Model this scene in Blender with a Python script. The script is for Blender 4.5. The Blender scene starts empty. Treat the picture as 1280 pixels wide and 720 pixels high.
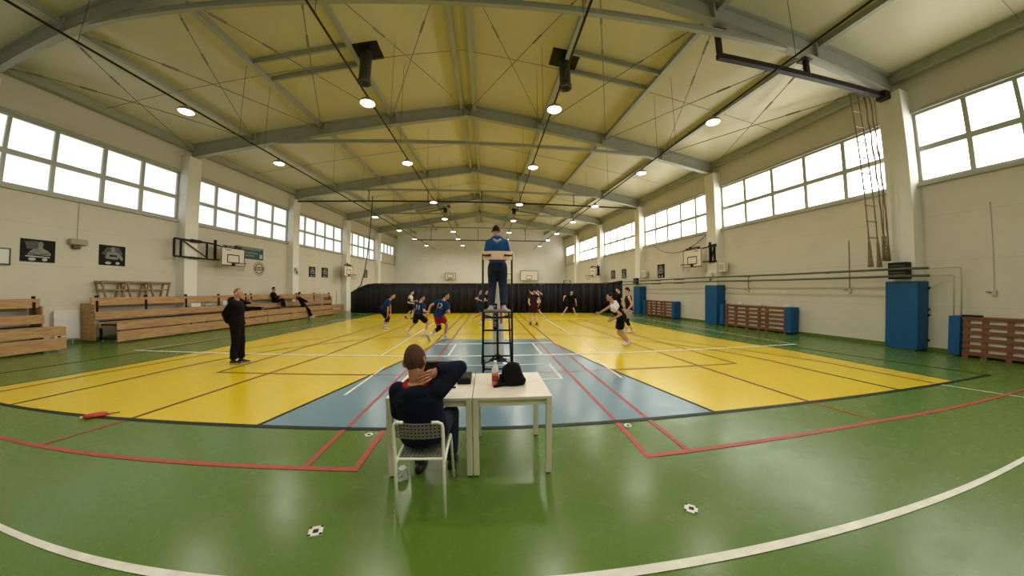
import bpy, math, random
from math import sin, cos, pi, radians, sqrt
from mathutils import Vector, Matrix
from mathutils.bvhtree import BVHTree
random.seed(7)
SC = bpy.context.scene
COL = SC.collection
V = Vector

# ------------------------------------------------------------------ materials
def srgb(r, g, b):
    f = lambda c: (c / 255 / 12.92) if c / 255 <= .04045 else ((c / 255 + .055) / 1.055) ** 2.4
    return (f(r), f(g), f(b), 1)

def mat(name, col, rough=.6, metal=0., var=0., scale=8., bump=0., bscale=40., spec=.5, stretch=None, coat=0.):
    m = bpy.data.materials.new(name); m.use_nodes = True
    nt = m.node_tree; b = nt.nodes['Principled BSDF']
    b.inputs['Roughness'].default_value = rough
    b.inputs['Metallic'].default_value = metal
    b.inputs['Specular IOR Level'].default_value = spec
    b.inputs['Coat Weight'].default_value = coat
    b.inputs['Base Color'].default_value = col
    tc = nt.nodes.new('ShaderNodeTexCoord')
    src = tc.outputs['Object']
    if stretch:
        mp = nt.nodes.new('ShaderNodeMapping'); mp.inputs['Scale'].default_value = stretch
        nt.links.new(src, mp.inputs['Vector']); src = mp.outputs['Vector']
    if var > 0:
        n = nt.nodes.new('ShaderNodeTexNoise'); n.inputs['Scale'].default_value = scale
        n.inputs['Detail'].default_value = 5
        nt.links.new(src, n.inputs['Vector'])
        r = nt.nodes.new('ShaderNodeValToRGB')
        r.color_ramp.elements[0].position = .3; r.color_ramp.elements[1].position = .7
        r.color_ramp.elements[0].color = (*[c * (1 - var) for c in col[:3]], 1)
        r.color_ramp.elements[1].color = (*[min(1, c * (1 + var)) for c in col[:3]], 1)
        nt.links.new(n.outputs['Fac'], r.inputs['Fac']); nt.links.new(r.outputs['Color'], b.inputs['Base Color'])
    if bump > 0:
        n2 = nt.nodes.new('ShaderNodeTexNoise'); n2.inputs['Scale'].default_value = bscale
        nt.links.new(src, n2.inputs['Vector'])
        bp = nt.nodes.new('ShaderNodeBump'); bp.inputs['Strength'].default_value = bump; bp.inputs['Distance'].default_value = .01
        nt.links.new(n2.outputs['Fac'], bp.inputs['Height']); nt.links.new(bp.outputs['Normal'], b.inputs['Normal'])
    return m

def emit(name, col, s):
    m = bpy.data.materials.new(name); m.use_nodes = True
    nt = m.node_tree; b = nt.nodes['Principled BSDF']
    b.inputs['Base Color'].default_value = col
    b.inputs['Emission Color'].default_value = col
    b.inputs['Emission Strength'].default_value = s
    b.inputs['Roughness'].default_value = .4
    return m

def floor_mat(name, col, rough=.22, scuff=.12):
    """glossy poured sports floor: faint cloudiness, worn scuffs that roughen the gloss"""
    m = mat(name, col, rough, var=.03, scale=.7)
    nt = m.node_tree; b = nt.nodes['Principled BSDF']
    tc = nt.nodes.new('ShaderNodeTexCoord')
    n = nt.nodes.new('ShaderNodeTexNoise'); n.inputs['Scale'].default_value = 3.; n.inputs['Detail'].default_value = 8
    n.inputs['Roughness'].default_value = .7
    nt.links.new(tc.outputs['Object'], n.inputs['Vector'])
    mr = nt.nodes.new('ShaderNodeMapRange'); mr.inputs['From Min'].default_value = .3; mr.inputs['From Max'].default_value = .75
    mr.inputs['To Min'].default_value = rough * .85; mr.inputs['To Max'].default_value = rough * (1 + scuff)
    nt.links.new(n.outputs['Fac'], mr.inputs['Value']); nt.links.new(mr.outputs['Result'], b.inputs['Roughness'])
    w = nt.nodes.new('ShaderNodeTexNoise'); w.inputs['Scale'].default_value = 9.; w.inputs['Detail'].default_value = 3
    w.inputs['Scale'].default_value = 1.7; w.inputs['Distortion'].default_value = 2.2
    nt.links.new(tc.outputs['Object'], w.inputs['Vector'])
    # thin scuff lines where the noise crosses its middle: they break the gloss
    d = nt.nodes.new('ShaderNodeMath'); d.operation = 'SUBTRACT'; d.inputs[1].default_value = .5
    a = nt.nodes.new('ShaderNodeMath'); a.operation = 'ABSOLUTE'
    c = nt.nodes.new('ShaderNodeMapRange'); c.inputs['From Min'].default_value = 0; c.inputs['From Max'].default_value = .004
    c.inputs['To Min'].default_value = .12 if scuff > .3 else 0; c.inputs['To Max'].default_value = 0
    L = nt.links.new
    L(w.outputs['Fac'], d.inputs[0]); L(d.outputs[0], a.inputs[0]); L(a.outputs[0], c.inputs['Value'])
    e = nt.nodes.new('ShaderNodeMath'); e.operation = 'ADD'
    L(mr.outputs['Result'], e.inputs[0]); L(c.outputs['Result'], e.inputs[1]); L(e.outputs[0], b.inputs['Roughness'])
    b.inputs['Specular IOR Level'].default_value = .36
    return m

def wood(name, c1, c2, stretch=(14, .7, 14), rough=.45):
    m = mat(name, c1, rough)
    nt = m.node_tree; b = nt.nodes['Principled BSDF']
    tc = nt.nodes.new('ShaderNodeTexCoord'); mp = nt.nodes.new('ShaderNodeMapping')
    mp.inputs['Scale'].default_value = stretch
    n = nt.nodes.new('ShaderNodeTexNoise'); n.inputs['Scale'].default_value = 1.6; n.inputs['Detail'].default_value = 6
    n.inputs['Distortion'].default_value = .6
    r = nt.nodes.new('ShaderNodeValToRGB'); r.color_ramp.elements[0].color = c2; r.color_ramp.elements[1].color = c1
    r.color_ramp.elements[0].position = .32; r.color_ramp.elements[1].position = .6
    L = nt.links.new
    L(tc.outputs['Object'], mp.inputs['Vector']); L(mp.outputs['Vector'], n.inputs['Vector'])
    L(n.outputs['Fac'], r.inputs['Fac']); L(r.outputs['Color'], b.inputs['Base Color'])
    return m

M = {}
M['green'] = floor_mat('floor_green', (.088, .172, .02, 1), .24, .32)
M['yellow'] = floor_mat('floor_yellow', (.65, .485, .008, 1), .26)
M['blue'] = floor_mat('floor_blue', (.14, .245, .315, 1), .25)
M['l_white'] = mat('line_white', (.68, .68, .62, 1), .4, var=.15, scale=6)
M['l_black'] = mat('line_black', (.006, .009, .009, 1), .45, spec=.2)
M['l_red'] = mat('line_red', (.4, .04, .035, 1), .45, var=.1, scale=5)
M['l_brown'] = mat('line_brown', (.17, .055, .004, 1), .45, spec=.2)
M['l_olive'] = mat('line_olive', (.05, .035, .004, 1), .45, spec=.2)
M['wall'] = mat('wall_paint', (.64, .6, .5, 1), .75, var=.03, scale=1.2, bump=.04, bscale=30)
M['wall_end_lit'] = mat('wall_paint_lightened', (.74, .73, .71, 1), .75, var=.03, scale=1.2)  # same paint as the other walls, lightened to imitate a brighter far end
M['wall_seam'] = mat('wall_seam', (.55, .51, .42, 1), .8)
M['pillar'] = mat('pillar_paint', (.8, .78, .72, 1), .7, var=.03, scale=2)
M['roof'] = mat('roof_sheet', (.58, .54, .36, 1), .4, var=.05, scale=.6)
M['steel'] = mat('steel_paint', (.33, .34, .27, 1), .45, var=.05, scale=3)
M['rod'] = mat('brace_rod', (.2, .19, .13, 1), .5, metal=.3)
M['base'] = mat('base_green', (.085, .16, .022, 1), .35)
M['frame'] = mat('window_frame', (.46, .46, .40, 1), .5)
M['sill'] = mat('window_sill', (.42, .41, .34, 1), .5)
M['paneL'] = emit('pane_left', (.86, .93, 1., 1), .95)
M['paneR'] = emit('pane_right', (1., .98, .94, 1), 5.8)
M['lamp'] = emit('lamp_lens', (1., .95, .86, 1), 14)
M['black'] = mat('black_metal', (.008, .008, .008, 1), .5, spec=.2)
M['brown_steel'] = mat('brown_steel', (.022, .016, .013, 1), .5, spec=.2)
M['grey_metal'] = mat('grey_metal', (.42, .42, .40, 1), .4, metal=.6)
M['white_metal'] = mat('white_metal', (.62, .62, .55, 1), .4)
M['white'] = mat('white_plastic', (.72, .71, .68, 1), .45)
M['table'] = mat('table_white', (.72, .68, .6, 1), .32, var=.02)
M['tableleg'] = mat('table_leg', (.72, .69, .55, 1), .45)
M['bench'] = wood('bench_wood', (.52, .31, .13, 1), (.34, .175, .062, 1))
M['slat'] = wood('slat_wood', (.20, .075, .028, 1), (.12, .042, .017, 1))
M['trestle'] = wood('trestle_wood', (.3, .2, .09, 1), (.2, .125, .05, 1))
M['band'] = wood('band_wood', (.92, .62, .38, 1), (.84, .53, .3, 1), (3, 3, 14))
M['pad'] = mat('blue_pad', (.007, .085, .23, 1), .5, spec=.25, var=.08, scale=3, bump=.05, bscale=12)
M['radiator'] = mat('radiator_white', (.8, .76, .66, 1), .5)
M['pipe'] = mat('pipe_green', (.085, .1, .06, 1), .45)
M['pipe_light'] = mat('pipe_cream', (.5, .46, .34, 1), .5)
M['conduit'] = mat('conduit', (.5, .46, .36, 1), .6)
M['curtain'] = mat('curtain_black', (.014, .014, .02, 1), .55, spec=.22)
M['rope'] = mat('rope_hemp', (.2, .15, .085, 1), .9, var=.25, scale=30, bump=.4, bscale=90)
M['cord_green'] = mat('cord_green', (.07, .1, .075, 1), .7)
M['board'] = mat('backboard', (.72, .66, .54, 1), .45)
M['rim'] = mat('rim_red', (.075, .014, .01, 1), .5, spec=.2)
M['net'] = mat('net_string', (.45, .4, .36, 1), .8)
M['netblack'] = mat('net_black', (.02, .02, .02, 1), .8)
M['poster'] = mat('poster_black', (.009, .009, .009, 1), .5, spec=.12)
M['grey1'] = mat('print_grey', (.2, .2, .185, 1), .5, var=.3, scale=14)
M['grey2'] = mat('print_pale', (.46, .46, .42, 1), .5)
M['grey3'] = mat('print_dark', (.06, .06, .055, 1), .5, var=.4, scale=18)
M['teal'] = mat('banner_teal', (.012, .05, .05, 1), .5)
M['tealpale'] = mat('banner_pale', (.16, .24, .22, 1), .5)
M['emblem'] = mat('emblem_brown', (.1, .075, .05, 1), .6)
M['emblem2'] = mat('emblem_pale', (.55, .5, .4, 1), .6)
M['beige'] = mat('beige_box', (.36, .33, .22, 1), .55)
M['chair'] = mat('chair_grey', (.165, .16, .135, 1), .5)
M['chairleg'] = mat('chair_tube', (.88, .87, .76, 1), .4)
M['score'] = mat('scoreboard_black', (.012, .01, .01, 1), .35, spec=.1)
M['redled'] = mat('dim_led', (.09, .012, .01, 1), .4)
M['clear'] = mat('bottle_plastic', (.75, .75, .73, 1), .15)
M['pink'] = mat('bottle_drink', (.75, .16, .1, 1), .2)
M['bottlelabel'] = mat('bottle_label', (.26, .03, .03, 1), .4)
M['bag'] = mat('bag_black', (.007, .007, .008, 1), .8, spec=.1, bump=.2, bscale=40)
M['flagred'] = mat('flag_red', (.5, .05, .025, 1), .6)
M['stick'] = mat('flag_stick', (.3, .16, .06, 1), .5)
M['film'] = mat('plastic_film', (.55, .6, .55, 1), .2)
M['skin'] = mat('skin', (.50, .26, .17, 1), .5, var=.06, scale=9)
M['skin2'] = mat('skin_pale', (.58, .36, .27, 1), .5, var=.06, scale=9)
M['skin3'] = mat('skin_warm', (.44, .19, .105, 1), .5, var=.08, scale=20, bump=.06, bscale=120)
M['hair'] = mat('hair_dark', (.014, .009, .007, 1), .8, spec=.15, var=.4, scale=50, bump=.4, bscale=140)
M['hairbrown'] = mat('hair_brown', (.075, .036, .017, 1), .8, spec=.15, var=.45, scale=60, bump=.5, bscale=200)
M['hairshave'] = mat('hair_cropped', (.19, .115, .08, 1), .75)
M['eye'] = mat('eye_dark', (.01, .008, .007, 1), .2)
M['lip'] = mat('lip', (.3, .1, .08, 1), .5)
M['navy'] = mat('navy_cloth', (.007, .009, .02, 1), .85, spec=.1, var=.25, scale=14, bump=.25, bscale=30)
M['navyp'] = mat('navy_trousers', (.026, .032, .055, 1), .8, spec=.1, var=.25, scale=10, bump=.25, bscale=25)
M['jblue'] = mat('jersey_blue', (.006, .025, .092, 1), .8, spec=.12, var=.12, scale=9, bump=.2, bscale=25)
M['rblue'] = mat('referee_blue', (.01, .07, .22, 1), .7, spec=.15, var=.15, scale=9, bump=.3, bscale=22)
M['blackc'] = mat('black_cloth', (.0055,.0055,.0065, 1), .85, spec=.1, var=.3, scale=10, bump=.25, bscale=25)
M['maroon'] = mat('maroon_cloth', (.03, .012, .012, 1), .85, spec=.1, var=.2, scale=10)
M['whitec'] = mat('white_cloth', (.62, .6, .57, 1), .8, var=.05, scale=8, bump=.2, bscale=25)
M['redc'] = mat('red_cloth', (.32, .015, .02, 1), .8, spec=.1, bump=.2, bscale=30)
M['greyc'] = mat('grey_cloth', (.3, .31, .34, 1), .85)
M['shoe'] = mat('shoe_white', (.6, .56, .53, 1), .5)
M['shoeb'] = mat('shoe_black', (.012, .012, .012, 1), .5)
M['shoer'] = mat('shoe_dark_red', (.12, .02, .02, 1), .5)
M['sole'] = mat('sole', (.4, .38, .35, 1), .7)

# ------------------------------------------------------------------ mesh builder
class MB:
    def __init__(s): s.v = []; s.f = []; s.m = []
    def add(s, vs, fs, mi=0):
        o = len(s.v); s.v += [tuple(v) for v in vs]
        s.f += [tuple(i + o for i in f) for f in fs]; s.m += [mi] * len(fs); return s
    def hexa(s, c, mi=0):   # 8 corners: bottom 0-3 ccw, top 4-7
        return s.add(c, [(3, 2, 1, 0), (4, 5, 6, 7), (0, 1, 5, 4), (1, 2, 6, 5), (2, 3, 7, 6), (3, 0, 4, 7)], mi)
    def box(s, x0, x1, y0, y1, z0, z1, mi=0):
        return s.hexa([(x0, y0, z0), (x1, y0, z0), (x1, y1, z0), (x0, y1, z0), (x0, y0, z1), (x1, y0, z1), (x1, y1, z1), (x0, y1, z1)], mi)
    def bar(s, a, b, w, h, up=(0, 0, 1), mi=0):
        a = V(a); b = V(b); d = (b - a).normalized(); u = V(up); x = d.cross(u)
        if x.length < 1e-4: x = d.cross(V((1, 0, 0)))
        x.normalize(); u = x.cross(d).normalized(); x = x * w / 2; u = u * h / 2
        return s.hexa([a - x - u, a + x - u, b + x - u, b - x - u, a - x + u, a + x + u, b + x + u, b - x + u], mi)
    def tube(s, pts, r, n=8, mi=0, caps=True, closed=False):
        pts = [V(p) for p in pts]; k = len(pts)
        rs = r if isinstance(r, (list, tuple)) else [r] * k
        o = []; prev = None
        for i, p in enumerate(pts):
            d = (pts[(i + 1) % k] - pts[i - 1]) if closed else (pts[min(i + 1, k - 1)] - pts[max(i - 1, 0)])
            d.normalize()
            if prev is None:
                x = d.cross(V((0, 0, 1)))
                if x.length < .05: x = d.cross(V((1, 0, 0)))
            else:
                x = prev - d * prev.dot(d)
                if x.length < 1e-4: x = d.cross(V((.3, 1, .2)))
            x.normalize(); prev = x; y = d.cross(x)
            o += [p + (x * cos(2 * pi * j / n) + y * sin(2 * pi * j / n)) * rs[i] for j in range(n)]
        f = [(i * n + j, i * n + (j + 1) % n, (i + 1) * n + (j + 1) % n, (i + 1) * n + j) for i in range(k - 1) for j in range(n)]
        if closed: f += [((k - 1) * n + j, (k - 1) * n + (j + 1) % n, (j + 1) % n, j) for j in range(n)]
        elif caps: f += [tuple(range(n - 1, -1, -1)), tuple((k - 1) * n + j for j in range(n))]
        return s.add(o, f, mi)
    def cap(s, a, b, ra, rb, n=10, mi=0):   # capsule with tapering radius
        a = V(a); b = V(b); d = b - a
        if d.length < 1e-5: d = V((0, 0, 1e-4))
        d.normalize(); pts = []; rs = []
        for t in (.98, .8, .5, .2): pts.append(a - d * ra * t); rs.append(ra * sqrt(max(.02, 1 - t * t)))
        pts.append(a); rs.append(ra); pts.append(b); rs.append(rb)
        for t in (.2, .5, .8, .98): pts.append(b + d * rb * t); rs.append(rb * sqrt(max(.02, 1 - t * t)))
        # avoid degenerate spacing
        return s.tube(pts, rs, n, mi)
    def loft(s, rings, mi=0, caps=True):    # rings: lists of equal length
        n = len(rings[0]); o = [p for r in rings for p in r]
        f = [(i * n + j, i * n + (j + 1) % n, (i + 1) * n + (j + 1) % n, (i + 1) * n + j) for i in range(len(rings) - 1) for j in range(n)]
        if caps: f += [tuple(range(n - 1, -1, -1)), tuple((len(rings) - 1) * n + j for j in range(n))]
        return s.add(o, f, mi)
    def lathe(s, prof, c=(0, 0, 0), n=20, mi=0):   # prof [(r,z)]
        return s.loft([[(c[0] + r * cos(2 * pi * j / n), c[1] + r * sin(2 * pi * j / n), c[2] + z) for j in range(n)] for r, z in prof], mi)
    def ell(s, c, ax, n=14, m=9, mi=0):  # ax: three axis vectors (already scaled)
        c = V(c); X, Y, Z = [V(a) for a in ax]; rings = []
        for i in range(m + 1):
            t = -pi / 2 + pi * (i + .02 if i == 0 else (i - .02 if i == m else i)) / m
            rings.append([c + (X * cos(2 * pi * j / n) + Y * sin(2 * pi * j / n)) * cos(t) + Z * sin(t) for j in range(n)])
        return s.loft(rings, mi)
    def prism(s, poly, ext, mi=0):  # poly: 3d points, ext: vector
        n = len(poly); e = V(ext); a = [V(p) for p in poly]
        return s.add(a + [p + e for p in a], [tuple(range(n - 1, -1, -1)), tuple(range(n, 2 * n))] + [(i, (i + 1) % n, n + (i + 1) % n, n + i) for i in range(n)], mi)
    def mesh(s, name, mats, smooth=False):
        me = bpy.data.meshes.new(name); me.from_pydata(s.v, [], s.f)
        for m in (mats if isinstance(mats, (list, tuple)) else [mats]): me.materials.append(m)
        me.polygons.foreach_set('material_index', s.m)
        if smooth: me.polygons.foreach_set('use_smooth', [True] * len(me.polygons))
        me.update()
        import bmesh
        b = bmesh.new(); b.from_mesh(me); bmesh.ops.recalc_face_normals(b, faces=b.faces); b.to_mesh(me); b.free()
        return me
    def build(s, name, mats, parent=None, smooth=False, bevel=0):
        o = bpy.data.objects.new(name, s.mesh(name, mats, smooth)); COL.objects.link(o)
        if bevel:
            md = o.modifiers.new('bevel', 'BEVEL'); md.width = bevel; md.segments = 2; md.limit_method = 'ANGLE'
        return adopt(o, parent)

def world(o):
    w = o.location.copy()
    while o.parent: o = o.parent; w += o.location
    return w
def adopt(o, parent):
    if parent is not None:
        o.parent = parent; o.location = -world(parent) + o.location
    return o
def tag(o, label, cat, group=None, kind=None):
    o['label'] = label; o['category'] = cat
    if group: o['group'] = group
    if kind: o['kind'] = kind
    return o
def thing(name, loc, label, cat, group=None):
    o = bpy.data.objects.new(name, None); COL.objects.link(o); o.location = loc; o.empty_display_size = .1
    return tag(o, label, cat, group)
def struct(o): o['kind'] = 'structure'; return o
def copy_thing(root, off, label):
    r = root.copy(); COL.objects.link(r); r.location = root.location + V(off); r['label'] = label
    for c in root.children:
        k = c.copy(); COL.objects.link(k); k.parent = r
        for g in c.children:
            q = g.copy(); COL.objects.link(q); q.parent = k
    return r

# ------------------------------------------------------------------ the hall's plan
XL = lambda y: -13.497 + .09615 * y
XR = lambda y: 11.762 - .0939 * y
XM = lambda y: (XL(y) + XR(y)) / 2
YB, YF = -6.6, 34.0           # wall behind the camera, far wall
ZE, ZR = 7.5, 9.22            # roof sheet at eave and ridge
ZT, ZM, ZB = 6.305, 5.292, 4.387   # window head, transom, sill
def W(side, y, d, z):         # a point d metres inside the side wall
    return V((XL(y) + d, y, z)) if side == 'L' else V((XR(y) - d, y, z))
def wbox(mb, side, y0, y1, d0, d1, z0, z1, mi=0):
    P = lambda y, d, z: W(side, y, d, z)
    return mb.hexa([P(y0, d0, z0), P(y1, d0, z0), P(y1, d1, z0), P(y0, d1, z0), P(y0, d0, z1), P(y1, d0, z1), P(y1, d1, z1), P(y0, d1, z1)], mi)
PIL = {'L': [(-6.6, -6.2), (-.95, -.4), (5.25, 5.8), (11.46, 12.0), (17.67, 18.2), (23.5, 24.05), (28.98, 29.5), (33.6, 34.0)],
       'R': [(-6.6, -6.2), (-.45, .15), (5.65, 6.2), (12.4, 12.95), (18.6, 19.15), (24.3, 24.85), (29.6, 30.1), (33.6, 34.0)]}
LAMP_W = 51; EXPO = 0.0
# ------------------------------------------------------------------ floor
def zone(mb, pts, z, mi):
    n = len(pts); mb.add([(x, y, z) for x, y in pts], [tuple(range(n))], mi)
NL = [0]
def line(mb, pts, w, mi, z=.0045):      # one mitred painted strip
    NL[0] += 1; z += NL[0] * .00001
    P = [V((x, y, 0)) for x, y in pts]; k = len(P); lv = []; rv = []
    for i, q in enumerate(P):
        d0 = (q - P[i - 1]).normalized() if i else None
        d1 = (P[i + 1] - q).normalized() if i < k - 1 else None
        d = ((d0 or d1) + (d1 or d0)).normalized(); n = V((-d.y, d.x, 0))
        m = (d0 or d1); c = max(.5, n.dot(V((-m.y, m.x, 0))))
        e = V((0, 0, z))
        if d0 is None: e = e - d1 * w * .5
        if d1 is None: e = e + d0 * w * .5
        lv.append(q + n * w / 2 / c + e); rv.append(q - n * w / 2 / c + e)
    mb.add(lv + rv, [(i, k + i, k + i + 1, i + 1) for i in range(k - 1)], mi)
fl = MB()
fl.hexa([(XL(YB) - .3, YB, -.12), (XR(YB) + .3, YB, -.12), (XR(YF) + .3, YF + .3, -.12), (XL(YF) - .3, YF + .3, -.12),
         (XL(YB) - .3, YB, 0), (XR(YB) + .3, YB, 0), (XR(YF) + .3, YF + .3, 0), (XL(YF) - .3, YF + .3, 0)], 0)
zone(fl, [(-8.36, 3.47), (7.97, 3.49), (7.86, 6.58), (7.4, 9.17), (7.1, 13.54), (7.0, 31), (-7.4, 31), (-7.5, 14.5), (-7.54, 7.74), (-7.86, 5.66)], .0015, 1)
zone(fl, [(-2.75, 3.47), (2.92, 3.49), (2.3, 6.6), (1.82, 9.9), (-1.5, 10.0), (-1.78, 7.7)], .0025, 2)
WHT, BLK, RED, BRN, OLV = 3, 4, 5, 6, 7
Z1, Z2, Z3 = .0035, .0045, .0055
line(fl, [(-9.6, 3.44), (-3, 3.47), (3, 3.5), (9.12, 3.49)], .075, BLK, Z3)
line(fl, [(9.12, 3.49), (8.4, 6.9), (7.9, 14), (7.8, 31)], .05, BLK, Z2)
line(fl, [(-9.75, 3.46), (-9.05, 7.1), (-8.5, 14), (-8.3, 31)], .05, BLK, Z2)
for pts in ([(-2.75, 3.47), (-1.78, 7.7), (-1.5, 10.0)], [(2.92, 3.49), (2.3, 6.6), (1.82, 9.9)]): line(fl, pts, .055, BLK, Z1)
line(fl, [(-8.36, 3.47), (-7.86, 5.66), (-7.54, 7.74), (-7.5, 14.5), (-7.4, 31)], .05, OLV, Z1)
line(fl, [(7.97, 3.49), (7.86, 6.58), (7.4, 9.17), (7.1, 13.54), (7.0, 31)], .05, OLV, Z1)
# volleyball court
line(fl, [(-9.44, 7.55), (8.81, 7.38)], .1, WHT, Z3)
line(fl, [(-9.44, 7.55), (-8.5, 12), (-8.2, 16.6)], .05, WHT, Z2); line(fl, [(8.81, 7.38), (8.5, 16.5)], .05, WHT, Z2)
line(fl, [(-8.2, 16.6), (8.5, 16.5)], .12, WHT, Z2)
line(fl, [(-2.63, 7.5), (-2.64, 16.5)], .055, WHT, Z2); line(fl, [(2.9, 7.45), (3.1, 16.5)], .055, WHT, Z2)
line(fl, [(-1.55, 9.14), (1.95, 9.2)], .11, WHT, Z2)
line(fl, [(-.96, 9.14), (-.98, 7.55)], .055, WHT, Z2); line(fl, [(1.31, 9.2), (1.31, 7.5)], .055, WHT, Z2)
line(fl, [(-.77, 5.4), (-.77, 6.5), (1.3, 6.52), (1.31, 5.4), (-.77, 5.4)], .05, WHT, Z2)
line(fl, [(-2.2, 4.65), (-2.17, 6.4)], .05, WHT, Z2); line(fl, [(2.4, 5.3), (2.45, 6.85)], .05, WHT, Z2)
line(fl, [(-9.5, 1.48), (-3.2, 1.49), (3, 1.5), (9.5, 1.47)], .062, WHT, Z2)
# nearer white end line on the green, seen at the frame's right edge
line(fl, [(7.41, 3.53), (7.75, 2.4)], .04, WHT, Z2)
# red courts
line(fl, [(-9.2, 2.6), (-5, 2.62), (-1.2, 2.65)], .06, RED, Z2); line(fl, [(1.51, 2.68), (4.6, 2.74), (9, 2.66)], .06, RED, Z2)
line(fl, [(-1.2, 2.65), (-1.2, 3.44)], .06, RED, Z2); line(fl, [(-1.67, 2.65), (-1.67, 3.44)], .055, RED, Z2)
line(fl, [(1.51, 2.68), (1.53, 3.46)], .06, RED, Z2); line(fl, [(1.96, 2.69), (1.95, 3.46)], .055, RED, Z2)
line(fl, [(-1.2, 3.55), (-1.18, 10)], .045, RED, Z2); line(fl, [(-1.65, 3.55), (-1.63, 9.6)], .045, RED, Z2)
line(fl, [(1.53, 3.57), (1.53, 9.9)], .045, RED, Z2); line(fl, [(1.95, 3.57), (1.96, 9)], .045, RED, Z2)
line(fl, [(-1.18, 10), (-1.15, 20.4)], .055, BRN, Z2); line(fl, [(-1.63, 9.7), (-1.6, 20.4)], .05, OLV, Z2)
line(fl, [(1.53, 9.95), (1.55, 20.4)], .055, BRN, Z2); line(fl, [(1.96, 9.2), (2.0, 20.4)], .05, OLV, Z2)
line(fl, [(-5.3, 5.74), (-2.1, 5.79)], .055, BRN, Z2); line(fl, [(-2.1, 5.79), (2.45, 5.85)], .04, RED, Z1); line(fl, [(2.45, 5.85), (5.29, 5.79)], .055, BRN, Z2)
line(fl, [(-5.3, 5.74), (-5.2, 7.5), (-4.9, 16.5)], .055, BRN, Z2); line(fl, [(5.29, 5.79), (5.24, 7.5), (5.0, 16.5)], .055, BRN, Z2)
line(fl, [(-4.68, 2.66), (-4.5, 3.44)], .04, RED, Z2); line(fl, [(4.68, 2.74), (4.52, 3.46)], .04, RED, Z2)
line(fl, [(-4.49, 3.5), (-4.26, 5.65), (-4.01, 7.56), (-3.7, 16.5)], .055, BRN, Z2); line(fl, [(4.5, 3.55), (4.37, 5.71), (4.3, 7.5), (4.1, 16.5)], .055, BRN, Z2)
line(fl, [(-7.85, 3.55), (-7.55, 5.33), (-7.04, 7.39), (-6.0, 9.6), (-4.4, 11.4)], .055, BRN, Z1)
line(fl, [(7.45, 3.55), (7.25, 5.46), (6.54, 7.39), (5.6, 9.4), (4.2, 11.2)], .055, BRN, Z1)
arc = [(-6.75, 3.5), (-6.55, 4.9)] + [(-.1 + 6.4 * cos(a), 5.05 + 6.2 * sin(a)) for a in [pi - pi * k / 24 for k in range(1, 24)]] + [(6.3, 4.9), (6.42, 3.5)]
line(fl, arc[:6], .05, BLK, Z2); line(fl, arc[5:-5], .05, OLV, Z2); line(fl, arc[-6:], .05, BLK, Z2)
fo = struct(fl.build('floor', [M[k] for k in ('green', 'yellow', 'blue', 'l_white', 'l_black', 'l_red', 'l_brown', 'l_olive')]))

# ------------------------------------------------------------------ walls
def side_wall(s, name):
    mb = MB()
    wbox(mb, s, YB, YF, -.3, 0, 0, ZB, 0)
    wbox(mb, s, YB, YF, -.3, 0, ZT, 8.2, 0)
    for y0, y1 in PIL[s]: wbox(mb, s, y0, y1, -.3, 0, ZB, ZT, 0)
    wbox(mb, s, 30.6 if s == 'L' else 31.2, YF, -.3, 0, ZB, ZM, 0)
    for z in (1.15, 2.3, 3.45):                               # shallow horizontal panel joints
        wbox(mb, s, YB, YF, 0, .003, z, z + .012, 1)
    return struct(mb.build(name, [M['wall'], M['wall_seam']]))
side_wall('L', 'wall_left'); side_wall('R', 'wall_right')
mb = MB(); mb.hexa([(XL(YF) - .3, YF, 0), (XR(YF) + .3, YF, 0), (XR(YF) + .3, YF + .3, 0), (XL(YF) - .3, YF + .3, 0),
                    (XL(YF) - .3, YF, 9.4), (XR(YF) + .3, YF, 9.4), (XR(YF) + .3, YF + .3, 9.4), (XL(YF) - .3, YF + .3, 9.4)])
struct(mb.build('wall_far', M['wall_end_lit']))
mb = MB(); mb.hexa([(XL(YB) - .3, YB - .3, 0), (XR(YB) + .3, YB - .3, 0), (XR(YB) + .3, YB, 0), (XL(YB) - .3, YB, 0),
                    (XL(YB) - .3, YB - .3, 9.4), (XR(YB) + .3, YB - .3, 9.4), (XR(YB) + .3, YB, 9.4), (XL(YB) - .3, YB, 9.4)])
struct(mb.build('wall_near', M['wall']))
for s, nm in (('L', 'baseboard_left'), ('R', 'baseboard_right')):
    mb = MB(); wbox(mb, s, YB, YF, 0, .03, 0, .1); struct(mb.build(nm, M['base']))
for s in 'LR':
    for y0, y1 in PIL[s][1:-1]:
        mb = MB(); wbox(mb, s, y0, y1, -.02, .379, 0, 6.98)
        struct(mb.build('pillar', M['pillar'], bevel=.012))
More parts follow.
